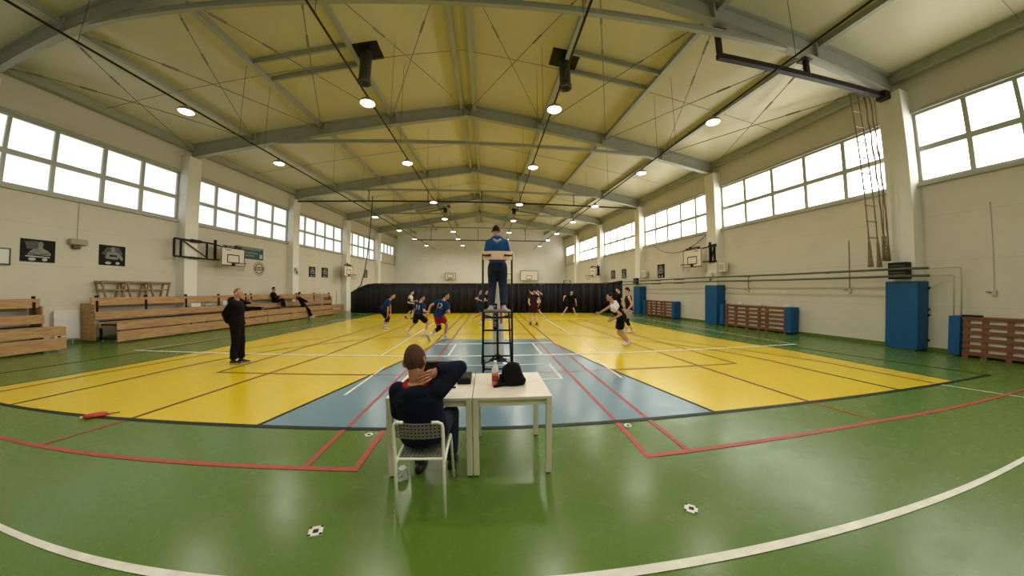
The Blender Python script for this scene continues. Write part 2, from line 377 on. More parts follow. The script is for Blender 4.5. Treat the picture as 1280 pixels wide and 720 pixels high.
# windows
wn = 0
for s in 'LR':
    P = PIL[s]
    for i in range(len(P) - 1):
        y0, y1 = P[i][1], P[i + 1][0]
        if s == 'L' and i == 2: ms = [6.4, 7.64, 8.97, 10.15]
        else: ms = [y0 + (y1 - y0) * k / 5 for k in range(1, 5)]
        last = i == len(P) - 2
        wn += 1
        fr = MB(); e = .07
        for z0, z1 in ((ZB, ZB + e), (ZT - e, ZT)): wbox(fr, s, y0, y1, -.14, -.02, z0, z1)
        for yy in (y0 + e / 2, y1 - e / 2): wbox(fr, s, yy - e / 2, yy + e / 2, -.14, -.02, ZB, ZT)
        for yy in ms: wbox(fr, s, yy - .055, yy + .055, -.13, -.015, ZB, ZT)
        wbox(fr, s, y0, y1, -.13, -.01, ZM - .07, ZM + .07)
        w = struct(fr.build('window_%d' % wn, M['frame']))
        sl = MB(); wbox(sl, s, y0 - .02, y1 + .02, -.1, .1, ZB - .1, ZB); struct(sl.build('window_sill', M['sill'], w, bevel=.01))
        hd = MB(); wbox(hd, s, y0 - .02, y1 + .02, -.1, .05, ZT, ZT + .09); struct(hd.build('window_head', M['sill'], w))
        gl = MB(); wbox(gl, s, y0 + .02, y1 - .02, -.1, -.085, ZB + .02, ZT - .02)
        struct(gl.build('glass', M['paneL' if s == 'L' else 'paneR'], w))
# ------------------------------------------------------------------ roof
def RZ(f): return ZR - (ZR - ZE) * f          # f 0 at ridge .. 1 at eave
def RX(y, f, s): return XM(y) + ((XL(y) if s == 'L' else XR(y)) - XM(y)) * f
mb = MB(); ys = [YB - .3 + (YF - YB + .6) * k / 12 for k in range(13)]
for s in 'LR':
    for a, b in zip(ys, ys[1:]):
        for f0, f1 in ((0, .25), (.25, .5), (.5, .75), (.75, 1.03)):
            c = [V((RX(y, f, s), y, RZ(f))) for y, f in ((a, f0), (b, f0), (b, f1), (a, f1))]
            if s == 'R': c = [c[1], c[0], c[3], c[2]]
            mb.hexa(c + [p + V((0, 0, .15)) for p in c])
struct(mb.build('ceiling', M['roof']))
FR = [((PIL['L'][i][0] + PIL['L'][i][1]) / 2, (PIL['R'][i][0] + PIL['R'][i][1]) / 2) for i in range(1, 7)]
def frame_pt(i, f, s, dz=0):   # along the rafter of frame i
    yl, yr = FR[i]; ym = (yl + yr) / 2; ye = yl if s == 'L' else yr
    a = V((XM(ym), ym, RZ(0))); b = W(s, ye, .0, RZ(1)); p = a.lerp(b, f); p.z += dz; return p
for i in range(6):
    mb = MB()
    for s in 'LR':
        def sec(f, bw, z0, z1):
            c = []
            p = frame_pt(i, f, s); e = V((0, 1, 0)) * bw / 2
            return [p - e + V((0, 0, z0)), p + e + V((0, 0, z0)), p + e + V((0, 0, z1)), p - e + V((0, 0, z1))]
        B0, B1 = -.5, -.56
        for bw, lo0, hi0, lo1, hi1 in ((.22, -.5, -.475, -.56, -.535), (.022, -.48, -.02, -.54, -.02), (.22, -.045, -.005, -.045, -.005)):
            mb.loft([sec(0, bw, lo0, hi0), sec(.985, bw, lo1, hi1)])
        for f in (.012, .25, .5, .75):
            mb.loft([sec(f - .0015, .2, -.5, -.02), sec(f + .0015, .2, -.5, -.02)])
    struct(mb.build('roof_beam', M['steel']))
# purlins
for s in 'LR':
    for f, w, h in ((.022, .08, .2), (.27, .075, .16), (.515, .075, .16), (.76, .075, .16), (.985, .14, .24)):
        mb = MB(); ends = []
        for y in (YB, YF - .01):
            p = V((RX(y, f, s), y, RZ(f) - .0))
            ends.append([p + V((-w / 2, 0, -h)), p + V((w / 2, 0, -h)), p + V((w / 2, 0, .02)), p + V((-w / 2, 0, .02))])
        mb.loft(ends)
        for dx, zz in ((w / 2, -h),):
            ends2 = [[e[0] + V((-.03, 0, -.012)), e[1] + V((.03, 0, -.012)), e[1] + V((.03, 0, .004)), e[0] + V((-.03, 0, .004))] for e in ends]
            mb.loft(ends2)
        struct(mb.build('roof_purlin', M['steel']))
# collar ties and the bracing of the second bay
for i in range(1, 6):
    yl, yr = FR[i]
    mb = MB(); f0 = .72
    a = frame_pt(i, f0, 'L', -.42); b = frame_pt(i, f0 - .05, 'R', -.42); a.z = b.z = 7.56
    mb.bar(a, b, .1, .11)
    mb.bar(a + V((0, 0, .05)), b + V((0, 0, .05)), .16, .02)
    struct(mb.build('tie_beam', M['steel']))
FS = [0, .27, .515, .76, .985]
for s in 'LR':
    for j in range(4):
        mb = MB(); r = .011
        q = lambda i, f: frame_pt(i, f, s, -.22)
        for f0, f1 in ((FS[j], FS[j + 1]), (FS[j + 1], FS[j])):
            a = q(1, f0); b = q(2, f1); mb.tube([a, b], .013, 6)
            for t in (.12, .3): mb.tube([a.lerp(b, t), a.lerp(b, t + .055)], .03, 6)
        struct(mb.build('brace_rod', M['rod']))
for i in range(5):
    for s in 'LR':
        mb = MB()
        pts = [(frame_pt(i, f, s, -.1) + frame_pt(i + 1, f, s, -.1)) / 2 for f in FS]
        mb.tube(pts, .009, 6); struct(mb.build('sag_rod', M['rod']))
# suspended bar below the third frame (divider track) and the same far back
def track(y0, y1, xa, xb, z, zt, hx, label):
    t = thing('suspended_track', (0, (y0 + y1) / 2, z), label, 'track')
    mb = MB(); mb.bar((xa, y0, z), (xb, y1, z), .05, .08); mb.build('rail', M['brown_steel'], t)
    for x in hx:
        y = y0 + (y1 - y0) * (x - xa) / (xb - xa)
        mb = MB(); mb.bar((x, y, z), (x, y, zt), .04, .04, (0, 1, 0)); mb.box(x - .07, x + .07, y - .05, y + .05, zt - .015, zt); mb.build('hanger', M['brown_steel'], t)
track(17.9, 18.75, -11.35, 9.55, 6.86, 7.5, (-7.1, -3.6, -.4, 1.9, 5.3), 'dark suspended bar crossing the hall under the third roof beam')
track(29.6, 30.0, -7.3, 5.7, 6.4, 7.5, (-5.5, -1, 3.6), 'dark suspended bar crossing in front of the far end wall')
# ------------------------------------------------------------------ exhaust fans in the roof
def fan(x, s, f0, f1, label, yc=8.65, dz0=0):
    y0, y1 = yc - .4, yc + .4
    t = thing('roof_fan', (x, yc, 7.7), label, 'fan', 'roof fans')
    fz = lambda f: RZ(f)
    f = abs(x - XM(yc)) / abs(RX(yc, 1, s) - XM(yc)); z = RZ(f)
    mb = MB()
    for yy in (y0, y1):
        a = V((RX(yy, f0, s), yy, RZ(f0) - .09)); b = V((RX(yy, f1, s), yy, RZ(f1) - .09)); mb.bar(a, b, .07, .14)
    mb.build('trimmer', M['steel'], t)
    mb = MB(); dz = (RZ(0) - RZ(1)) / abs(RX(yc, 1, s) - XM(yc)) * .42 * (-1 if s == 'R' else 1)
    mb.hexa([(x - .42, y0 + .05, z - .05 - dz), (x + .42, y0 + .05, z - .05 + dz), (x + .42, y1 - .05, z - .05 + dz), (x - .42, y1 - .05, z - .05 - dz),
             (x - .42, y0 + .05, z + .0 - dz), (x + .42, y0 + .05, z + .0 + dz), (x + .42, y1 - .05, z + .0 + dz), (x - .42, y1 - .05, z + .0 - dz)])
    mb.build('opening', M['black'], t)
    mb = MB(); mb.lathe([(.02, z - .04), (.17, z - .04), (.17, 7.82 + dz0), (.2, 7.8 + dz0), (.2, 7.72 + dz0), (.15, 7.72 + dz0), (.14, 7.85 + dz0), (.02, 7.85 + dz0)], (x, yc, 0), 20); mb.build('duct', M['grey3'], t, True)
fan(-3.72, 'L', .515, .27, 'dark square roof opening with round duct on the left of the ridge')
fan(2.3, 'R', .27, .515, 'dark square roof opening with round duct on the right of the ridge')
fan(-3.7, 'L', .515, .27, 'far dark roof opening with duct left of the ridge, near the end wall', 26.3, .3)
fan(2.2, 'R', .27, .515, 'far dark roof opening with duct right of the ridge, near the end wall', 26.3, .3)
# ------------------------------------------------------------------ lamps on their cables
RAILS = [(-7.75, .058, 'far-left', (2.6, 6.8, 10.1, 18.1, 22.3, 26.1, 30, -1.6)), (-2.9, .013, 'centre-left', (2.6, 6.8, 10.3, 15.1, 18.7, 22.8, 26.1, 30, -1.6)),
         (1.55, 0, 'centre-right', (2.6, 6.9, 10.5, 15.3, 19.0, 23., 26.2, 30, -1.6)), (5.92, -.03, 'far-right', (2.6, 6.8, 10.5, 15.2, 19., 23.2, 26.3, 30, -1.6))]  # second-last lamp of each cable is added to brighten the end wall
ORD = ['nearest', 'second', 'third', 'fourth', 'fifth', 'sixth', 'seventh', 'an added fill, eighth', 'ninth']
lamp0 = None; ZL = 6.06
for x0, k, nm, ysl in RAILS:
    t = thing('lighting_cable', (x0, 14, ZL), 'black lamp cable strung lengthways, the %s of the four' % nm, 'cable', 'lamp cables')
    mb = MB(); mb.tube([(x0 + k * -3, -3, ZL), (x0 + k * 33.9, 33.9, ZL)], .022, 6); mb.build('cable', M['black'], t)
    for y in (4.5, 8.4, 9.4, 13.5, 16.4, 21, 25):
        mb = MB(); f = abs(x0 + k * y - XM(y)) / abs(RX(y, 1, 'L' if x0 < XM(y) else 'R') - XM(y))
        mb.tube([(x0 + k * y, y, ZL), (x0 + k * y, y, RZ(f))], .005, 5); mb.build('suspension_wire', M['black'], t)
    for n, y in enumerate(ysl):
        x = x0 + k * y
        if y < 0: lab = 'round lit ceiling lamp, unseen, added behind the camera as fill on the %s cable' % nm  # unseen row, added to throw light on the near tables and chair
        else: lab = 'round lit ceiling lamp, %s from the camera on the %s cable' % (ORD[n], nm)
        if lamp0 is None:
            lamp0 = thing('ceiling_lamp', (x, y, ZL - .13), lab, 'lamp', 'round ceiling lamps')
            mb = MB(); mb.lathe([(.02, .12), (.06, .12), (.075, .05), (.165, .03), (.175, -.01), (.17, -.03), (.02, -.03)], (x, y, ZL - .13), 20); mb.build('housing', M['grey_metal'], lamp0, True)
            mb = MB(); mb.lathe([(.01, -.055), (.1, -.052), (.15, -.042), (.166, -.028), (.166, -.024), (.01, -.024)], (x, y, ZL - .13), 20); mb.build('lens', M['lamp'], lamp0, True)
        else:
            copy_thing(lamp0, V((x, y, ZL - .13)) - lamp0.location, lab)
        ld = bpy.data.lights.new('lamp_light', 'AREA'); ld.shape = 'DISK'; ld.size = .36; ld.energy = LAMP_W; ld.color = (1, .92, .78)
        lo = bpy.data.objects.new('lamp_light', ld); COL.objects.link(lo); lo.location = (x, y, ZL - .2)
# ------------------------------------------------------------------ bleachers on the left
def bleacher(y0, y1, label, k0, k1):
    s = 'L'; t = thing('bleacher', W(s, (y0 + y1) / 2, .8, 0), label, 'bleacher', 'wooden bleachers')
    def part(nm, m, fn, bv=.006):
        mb = MB(); fn(mb); return mb.build(nm, m, t, bevel=bv)
    part('riser_board', M['bench'], lambda b: wbox(b, s, y0, y1, 1.44, 1.48, .05, .36))
    part('riser_board', M['bench'], lambda b: wbox(b, s, y0, y1, 1.44, 1.475, .4, .6))
    part('seat_board', M['bench'], lambda b: wbox(b, s, y0, y1, .98, 1.475, .6, .635))
    part('kick_board', M['bench'], lambda b: wbox(b, s, y0 + .02, y1 - .02, .72, .75, .44, .6))
    part('riser_board', M['bench'], lambda b: wbox(b, s, y0, y1, .6, .64, .7, .9))
    part('seat_board', M['bench'], lambda b: wbox(b, s, y0, y1, .42, .64, .9, .935))
    part('backrest_board', M['bench'], lambda b: wbox(b, s, y0, y1, .44, .475, 1.12, 1.37))
    part('back_deck', M['bench'], lambda b: wbox(b, s, k0, k1, .05, .43, 1.17, 1.2))
    part('end_panel', M['bench'], lambda b: wbox(b, s, y0, y0 + .04, .05, .6, .06, 1.17))
    part('end_panel', M['bench'], lambda b: wbox(b, s, y1 - .04, y1, .05, .6, .06, 1.17))
    n = int((y1 - y0) / 1.9) + 1
    for k in range(n + 1):
        y = y0 + .15 + (y1 - y0 - .3) * k / n
        def post(b):
            wbox(b, s, y - .03, y + .03, .475, .505, .9, 1.28)
            wbox(b, s, y - .03, y + .03, .43, .5, 1.37, 1.44)
        part('post', M['black'], post, 0)
    def under(b):
        for y in (y0 + .1, (y0 + y1) / 2, y1 - .1):
            wbox(b, s, y - .025, y + .025, .65, 1.42, .1, .15); wbox(b, s, y - .025, y + .025, .65, 1.42, .52, .57)
            for d in (.7, 1.38): wbox(b, s, y - .025, y + .025, d - .025, d + .025, .06, .6)
        wbox(b, s, y0 + .1, y1 - .1, 1.36, 1.41, .3, .34)
        wbox(b, s, y0 + .1, y1 - .1, .62, .66, .62, .66)
    part('undercarriage', M['black'], under, 0)
    for y in (y0 + .1, (y0 + y1) / 2, y1 - .1):
        for d in (.8, 1.3):
            p = W(s, y, d, .045); mb = MB(); mb.tube([p + V((-.015, -.002, 0)), p + V((.015, .002, 0))], .045, 12); mb.build('wheel', M['grey_metal'], t)
    return t
bleacher(.6, 7.22, 'near wooden bleacher cut off by the picture edge, beside the white panel', 5.86, 7.22)
bleacher(8.45, 14.45, 'wooden bleacher section with trestle frames on top, behind the standing man', 8.45, 11.4)
bleacher(14.47, 21.25, 'far wooden bleacher section with two seated people, ending at the curtain', 14.47, 17.6)

# upturned trapezoid frames on the bleacher
def trestle(y, label):
    s = 'L'; t = thing('trestle_frame', W(s, y, .24, 1.2), label, 'frame', 'upturned wooden frames')
    zb, zt, wb, wt = 1.2, 1.88, .2, .36
    for d in (.1, .38):
        mb = MB(); mb.bar(W(s, y - wt, d, zt), W(s, y + wt, d, zt), .045, .05); mb.build('top_rail', M['trestle'], t)
        mb = MB(); mb.bar(W(s, y - wt + .06, d, 1.62), W(s, y + wt - .06, d, 1.62), .03, .045); mb.build('cross_rail', M['trestle'], t)
        for sg in (-1, 1):
            mb = MB(); mb.bar(W(s, y + sg * wb, d, zb), W(s, y + sg * (wt - .02), d, zt), .05, .045, (0, 1, 0)); mb.build('leg', M['trestle'], t)
    for sg in (-1, 1):
        mb = MB(); mb.bar(W(s, y + sg * (wt - .02), .1, 1.83), W(s, y + sg * (wt - .02), .38, 1.83), .04, .045); mb.build('end_rail', M['trestle'], t)
trestle(9.14, 'wooden trapezoid frame on the bleacher, nearest of the three')
trestle(9.86, 'wooden trapezoid frame on the bleacher, middle of the three')
trestle(10.58, 'wooden trapezoid frame on the bleacher, furthest of the three')
def clutter(nm, y, d, z, sx, sy, sz, m, label, cat):
    p = W('L', y, d, z); mb = MB()
    mb.loft([[p + V((a * sx * k, b * sy * k, h)) for a, b in ((-1, -1), (1, -1), (1, 1), (-1, 1))] for h, k in ((0, .96), (sz * .1, 1), (sz * .85, 1), (sz, .9))])
    tag(mb.build(nm, m, None, bevel=.015), label, cat)
clutter('white_box', 11.75, .54, .936, .07, .22, .15, M['white'], 'small white box on the top row of the bleacher', 'box')
clutter('white_bag', 13.1, .54, .936, .07, .16, .2, M['whitec'], 'white bag on the top row near the standing man', 'bag')
mb = MB(); p = W('L', 12.45, .52, .936)
mb.loft([[p + V((.07 * k * cos(a) * (1 + .2 * sin(3 * a)), .3 * k * sin(a), h)) for a in [2 * pi * j / 16 for j in range(16)]] for h, k in ((0, 1), (.05, 1.02), (.1, .8), (.13, .4), (.135, .05))])
tag(mb.build('crumpled_cloth', M['greyc'], None, True), 'crumpled pale cloth on the top row between white box and white bag', 'cloth')
t = thing('handrail', W('L', 20.2, 1.05, .64), 'pale tubular handrail on the far bleacher', 'handrail')
mb = MB(); mb.tube([W('L', 19.4, 1.05, .635), W('L', 19.4, 1.05, 1.5), W('L', 19.6, 1.05, 1.62), W('L', 21.0, 1.05, 1.58), W('L', 21.06, 1.05, 1.5), W('L', 21.06, 1.05, .635)], .02, 8); mb.build('rail', M['white_metal'], t, True)
for y in (19.4, 21.06):
    mb = MB(); p = W('L', y, 1.05, 0); mb.lathe([(.05, .635), (.05, .65), (.02, .652)], (p.x, p.y, 0), 12); mb.build('flange', M['white_metal'], t)

# ------------------------------------------------------------------ things on the walls
def wall_thing(nm, s, y0, y1, d0, d1, z0, z1, m, label, cat, group=None, bv=.006):
    mb = MB(); wbox(mb, s, y0, y1, d0, d1, z0, z1); return tag(mb.build(nm, m, None, bevel=bv), label, cat, group)
def disc(mb, s, y, d, z, ry, rz, mi, n=20, th=.002):
    mb.prism([W(s, y + ry * cos(2 * pi * k / n), d, z + rz * sin(2 * pi * k / n)) for k in range(n)], (th if s == 'L' else -th, 0, 0), mi)
def poly(mb, s, pts, d, mi, th=.002): mb.prism([W(s, y, d, z) for y, z in pts], (th if s == 'L' else -th, 0, 0), mi)
def poster(s, y0, y1, z0, z1, kind, label):
    mb = MB(); wbox(mb, s, y0, y1, 0, .012, z0, z1, 0)
    w = y1 - y0; h = z1 - z0; P = lambda u, v: (y0 + u * w, z0 + v * h); d = .012
    if kind == 0:    # sitter with folded arms
        poly(mb, s, [P(.12, .88), P(.5, .93), P(.6, .62), P(.2, .55)], d, 3)
        poly(mb, s, [P(.2, .3), P(.26, .44), P(.36, .56), P(.5, .6), P(.66, .6), P(.78, .54), P(.86, .42), P(.88, .3)], d + .002, 1)
        poly(mb, s, [P(.5, .58), P(.66, .58), P(.63, .7), P(.53, .7)], d + .003, 1)
        disc(mb, s, P(.58, 0)[0], d + .004, P(0, .78)[1], .075 * w, .13 * h, 1)
        poly(mb, s, [P(.26, .42), P(.5, .34), P(.8, .42), P(.8, .36), P(.5, .29), P(.26, .36)], d + .005, 3)
        poly(mb, s, [P(.15, .22), P(.84, .2), P(.84, .25), P(.15, .27)], d + .005, 2)
    else:            # standing player
        poly(mb, s, [P(.1, .55), P(.3, .9), P(.75, .92), P(.9, .6), P(.6, .4)], d, 3)
        poly(mb, s, [P(.22, .36), P(.28, .62), P(.42, .7), P(.62, .7), P(.82, .58), P(.92, .34), P(.85, .24), P(.74, .42), P(.7, .3), P(.3, .32)], d + .002, 1)
        disc(mb, s, P(.52, 0)[0], d + .003, P(0, .81)[1], .09 * w, .11 * h, 1)
        poly(mb, s, [P(.38, .44), P(.68, .44), P(.66, .52), P(.38, .53)], d + .005, 0)
    for u, r in ((.34, .11), (.7, .08)): disc(mb, s, P(u, 0)[0], d + .004, P(0, .12)[1], r * w, .07 * h, 2)
    return tag(mb.build('poster', [M['poster'], M['grey1'], M['grey2'], M['grey3']]), label, 'poster', 'black and white portrait posters')
poster('L', 6.98, 7.82, 2.39, 3.02, 0, 'black portrait poster nearest the white board on the left wall')
poster('L', 8.95, 9.71, 2.42, 3.08, 1, 'black portrait poster between grey horn box and first basketball hoop')
poster('L', 19.66, 20.32, 2.45, 3.13, 1, 'black portrait poster just past the lamp on the left pillar')
poster('L', 21.0, 21.72, 2.48, 3.16, 1, 'black portrait poster beside the far left basketball hoop')
poster('L', 27.0, 27.6, 2.7, 3.4, 0, 'small black poster on the left wall beyond the hanging cord')
poster('R', 16.64, 17.31, 2.3, 3.1, 1, 'black portrait poster nearest the hoop on the right wall')
poster('R', 20.92, 21.53, 2.42, 3.1, 0, 'black portrait poster, middle one of three on the right wall')
poster('R', 22.55, 23.18, 2.42, 3.1, 1, 'black portrait poster furthest along the right wall')
t = thing('whiteboard', W('L', 6.1, .02, 2.27), 'white board with dark frame at the left picture edge', 'whiteboard')
mb = MB(); wbox(mb, 'L', 5.85, 6.72, 0, .03, 2.3, 2.68); mb.build('panel', M['white'], t)
mb = MB(); wbox(mb, 'L', 5.82, 6.76, 0, .04, 2.26, 2.3); wbox(mb, 'L', 5.82, 6.76, 0, .04, 2.68, 2.71); wbox(mb, 'L', 6.72, 6.76, 0, .04, 2.3, 2.68); mb.build('frame', M['grey3'], t)
t = thing('horn_box', W('L', 8.33, .1, 2.95), 'grey green wall box with small dark unit below, under conduit', 'wall box')
mb = MB(); wbox(mb, 'L', 8.1, 8.57, 0, .16, 2.97, 3.15); mb.build('body', M['beige'], t, bevel=.04)
mb = MB(); wbox(mb, 'L', 8.2, 8.4, 0, .13, 2.85, 2.97); mb.build('bell', M['grey3'], t, bevel=.03)
mb = MB(); mb.tube([W('L', 8.36, .012, 3.14), W('L', 8.36, .012, 4.28)], .014, 6); mb.build('conduit', M['conduit'], t)
# banner and emblem
mb = MB(); wbox(mb, 'L', 14.25, 15.9, 0, .012, 3.16, 3.76, 0)
for z, a, b in ((3.62, 14.35, 15.7), (3.44, 14.3, 15.55), (3.3, 14.6, 15.3)):
    y = a
    while y < b:
        w = .05 + .05 * random.random(); wbox(mb, 'L', y, y + w, .012, .014, z, z + .055 + .03 * random.random(), 1); y += w + .03
wbox(mb, 'L', 15.66, 15.82, .012, .014, 3.24, 3.44, 2); wbox(mb, 'L', 14.25, 15.9, .012, .014, 3.7, 3.75, 1)
tag(mb.build('banner', [M['teal'], M['tealpale'], M['grey2']]), 'dark teal banner with pale lettering behind the first hoop', 'banner')
mb = MB()
def ring(mb, s, y, z, r0, r1, d, mi, n=32):
    for k in range(n):
        a, b = 2 * pi * k / n, 2 * pi * (k + 1) / n
        poly(mb, s, [(y + r0 * cos(a), z + r0 * sin(a)), (y + r1 * cos(a), z + r1 * sin(a)), (y + r1 * cos(b), z + r1 * sin(b)), (y + r0 * cos(b), z + r0 * sin(b))], d, mi)
Y0, Z0 = 15.65, 2.71
disc(mb, 'L', Y0, 0, Z0, .4, .37, 1, 32); ring(mb, 'L', Y0, Z0, .35, .37, .003, 0); ring(mb, 'L', Y0, Z0, .22, .26, .003, 0)
poly(mb, 'L', [(Y0 - .3, Z0 - .09), (Y0 + .3, Z0 - .09), (Y0 + .27, Z0 + .09), (Y0 - .27, Z0 + .09)], .005, 0)
for k in range(5): wbox(mb, 'L', Y0 - .22 + k * .09, Y0 - .17 + k * .09, .006, .009, Z0 - .05, Z0 + .05, 1)
for k in range(14):
    a = 2 * pi * k / 14 + .1; wbox(mb, 'L', Y0 + .3 * cos(a) - .02, Y0 + .3 * cos(a) + .02, .003, .006, Z0 + .28 * sin(a) - .025, Z0 + .28 * sin(a) + .025, 0)
tag(mb.build('club_emblem', [M['emblem'], M['emblem2']]), 'round brown club emblem with ring and band on the left wall', 'emblem')
# radiator-like white panel between the bleachers
t = thing('wall_radiator', W('L', 8.2, .05, .15), 'white flat wall panel radiator between the two bleachers', 'radiator')
mb = MB(); wbox(mb, 'L', 7.75, 8.38, .02, .1, .15, 1.0); mb.build('panel', M['white'], t, bevel=.015)
for y in (7.9, 8.2):
    mb = MB(); wbox(mb, 'L', y, y + .04, .03, .07, 0, .15); mb.build('foot', M['grey_metal'], t)
mb = MB(); mb.tube([W('L', 7.72, .05, .05), W('L', 7.72, .05, .95), W('L', 7.78, .05, .97)], .012, 6); mb.build('pipe', M['conduit'], t)

def lamp_box(s, y, d, z, label):
    t = thing('wall_floodlight', W(s, y, d, z), label, 'floodlight')
    a = 1 if s == 'L' else -1; p = W(s, y, d, z)
    mb = MB(); mb.loft([[p + V((a * (x), q * w, h)) for q, h in ((-1, -.02), (1, -.02), (1, .16), (-1, .16))] for x, w in ((.0, .12), (.02, .17), (.16, .2))]); mb.build('housing', M['white_metal'], t, bevel=.01)
    mb = MB(); mb.lathe([(.02, -.2), (.05, -.19), (.06, -.1), (.04, -.06), (.02, 0)], tuple(p + V((a * .08, 0, 0))), 12); mb.build('bracket', M['grey_metal'], t, True)
lamp_box('L', 17.95, .38, 2.75, 'white floodlight on the second left pillar')
lamp_box('R', 12.7, .38, 2.2, 'white floodlight on the right pillar above the blue pad')

def basket(s, yc, d, z0, z1, yb0, yb1, label, near_truss=True, dirn=-1):
    """wall-hung swing-arm hoop: truss folded along the wall, board parallel to the wall"""
    a = 1 if s == 'L' else -1
    t = thing('basketball_hoop', W(s, yc, d, z0), label, 'basketball hoop', 'wall basketball hoops')
    w = .62; h = z1 - z0
    mb = MB(); wbox(mb, s, yc - w, yc + w, d, d + .03, z0, z1); mb.build('backboard', M['board'], t, bevel=.004)
    mb = MB()
    for z in (z0 + .02, z1 - .02): wbox(mb, s, yc - w, yc + w, d + .03, d + .034, z - .022, z + .022)
    for y in (yc - w + .02, yc + w - .02): wbox(mb, s, y - .02, y + .02, d + .03, d + .034, z0, z1)
    mb.build('border', M['rim'], t)
    mb = MB(); q0, q1, r = z0 + .16, z0 + .5, .3
    for z in (q0, q1): wbox(mb, s, yc - r, yc + r, d + .03, d + .035, z - .022, z + .022)
    for y in (yc - r, yc + r): wbox(mb, s, y - .022, y + .022, d + .03, d + .035, q0, q1)
    wbox(mb, s, yc - w + .2, yc - w + .5, d + .03, d + .033, z1 - .13, z1 - .1)
    mb.build('target_square', M['rim'], t)
    zr = z0 + .12; c = W(s, yc, d + .03 + .36, zr)
    mb = MB(); mb.tube([c + V((.225 * cos(k), .225 * sin(k), 0)) for k in [2 * pi * j / 24 for j in range(24)]], .011, 6, closed=True)
    mb.bar(W(s, yc - .06, d + .03, zr), W(s, yc - .06, d + .19, zr), .02, .03); mb.bar(W(s, yc + .06, d + .03, zr), W(s, yc + .06, d + .19, zr), .02, .03)
    wbox(mb, s, yc - .08, yc + .08, d + .03, d + .05, zr - .12, zr + .03)
    rim = mb.build('rim', M['rim'], t, True)
    mb = MB()
    for k in range(12):
        for sg in (1, -1):
            pts = [c + V((R * cos(2 * pi * (k + sg * q) / 12), R * sin(2 * pi * (k + sg * q) / 12), -zz)) for R, zz, q in ((.222, .0, 0), (.19, .1, .35), (.15, .22, .8), (.13, .34, 1.2))]
            mb.tube(pts, .005, 4)
    mb.build('hoop_net', M['net'], t)
    mb = MB()                                    # truss back to the pillar
    e0, e1, dt = yb0, yb1, .44 if abs(yb1 - yb0) > .5 else .4
    zt0, zt1 = z0 + .22, z1 + .08
    F = lambda y, z, d2=dt: W(s, y, d2, z)
    for z in (zt0, zt1): mb.bar(F(e0, z), F(e1, z), .06, .07)
    for y in (e0, e0 + (e1 - e0) * .15, e1 - (e1 - e0) * .22, e1): mb.bar(F(y, zt0), F(y, zt1), .06, .06, (0, 1, 0))
    mb.bar(F(e0 + (e1 - e0) * .18, zt1 - .03), F(e1 - (e1 - e0) * .24, zt0 + .08), .03, .04)
    wbox(mb, s, (e0 + e1) / 2 - .2, (e0 + e1) / 2 + .2, .36, dt + .05, zt1 - .06, zt1 + .06); wbox(mb, s, (e0 + e1) / 2 - .2, (e0 + e1) / 2 + .2, .36, dt + .05, zt0 - .04, zt0 + .04)
    mb.build('folding_arm', M['black'], t)
    mb = MB()                                    # linkage from truss to board
    for z in (zt0 + .02, zt1 - .02):
        mb.bar(F(e1, z), W(s, yc - dirn * 0 - .1, d - .02, min(z, z1 - .06)), .05, .05)
        mb.bar(W(s, yc - .35, d - .02, min(z, z1 - .06)), W(s, yc + .35, d - .02, min(z, z1 - .06)), .05, .05)
    for y in (yc - .35, yc + .35): mb.bar(W(s, y, d - .02, z0 + .15), W(s, y, d - .02, z1 + .05), .05, .05, (0, 1, 0))
    mb.bar(F(e1, zt0), F(e1, zt1 + .18), .08, .08, (0, 1, 0)); mb.bar(W(s, yc + .2, d - .05, z1 + .02), W(s, yc + .2, d - .05, z1 + .13), .08, .08, (0, 1, 0))
    mb.bar(W(s, yc - .45, d - .04, z1 + .06), W(s, yc + .5, d - .04, z1 + .06), .04, .05)
    mb.build('board_support', M['black'], t)
    return t
basket('L', 13.42, .62, 2.68, 3.5, 11.0, 12.72, 'wall hoop with white board and long folded black arm, left wall near')
basket('L', 23.0, .8, 2.62, 3.42, 24.0, 23.55, 'wall hoop with white board, far along the left wall')
basket('R', 13.36, .82, 2.66, 3.53, 12.45, 12.72, 'wall hoop with white board on the right wall above the pipes')
basket('R', 24.1, 1.1, 2.62, 3.42, 24.45, 24.75, 'small far hoop on the right wall beyond the three posters')
# right: white control board hanging next to the hoop arm
# far wall boards
def far_board(x, w, z0, z1, label):
    t = thing('end_wall_hoop', (x, 33.8, z0), label, 'basketball hoop', 'end wall basketball hoops'); y = 33.5
    mb = MB(); mb.box(x - w, x + w, y, y + .03, z0, z1); mb.build('backboard', M['board'], t)
    mb = MB(); e = .025
    for z in (z0, z1): mb.box(x - w, x + w, y - .006, y, z - e, z + e)
    for q in (x - w, x + w): mb.box(q - e, q + e, y - .006, y, z0, z1)
    for z in (z0 + .15, z0 + .55): mb.box(x - .3, x + .3, y - .006, y, z - e, z + e)
    for q in (x - .3, x + .3): mb.box(q - e, q + e, y - .006, y, z0 + .15, z0 + .55)
    mb.build('markings', M['grey3'], t)
    mb = MB(); mb.tube([V((x + .225 * cos(k), y - .36 + .225 * sin(k), z0 + .15)) for k in [2 * pi * j / 20 for j in range(20)]], .012, 6, closed=True); mb.box(x - .05, x + .05, y - .14, y, z0 + .1, z0 + .18); mb.build('rim', M['rim'], t)
    for q in (-.5, .5):
        for z in (z0 + .2, z1 - .1): mb = MB(); mb.bar((x + q, y + .03, z), (x + q, 34.0, z), .05, .05); mb.build('bracket', M['grey_metal'], t)
far_board(4.45, .95, 2.62, 3.68, 'white basketball board on the end wall, right of the umpire')
far_board(1.75, .75, 2.7, 3.35, 'pale basketball board on the end wall, partly behind the umpire')
far_board(-4.1, .55, 2.75, 3.45, 'small basketball board on the end wall left of the umpire')
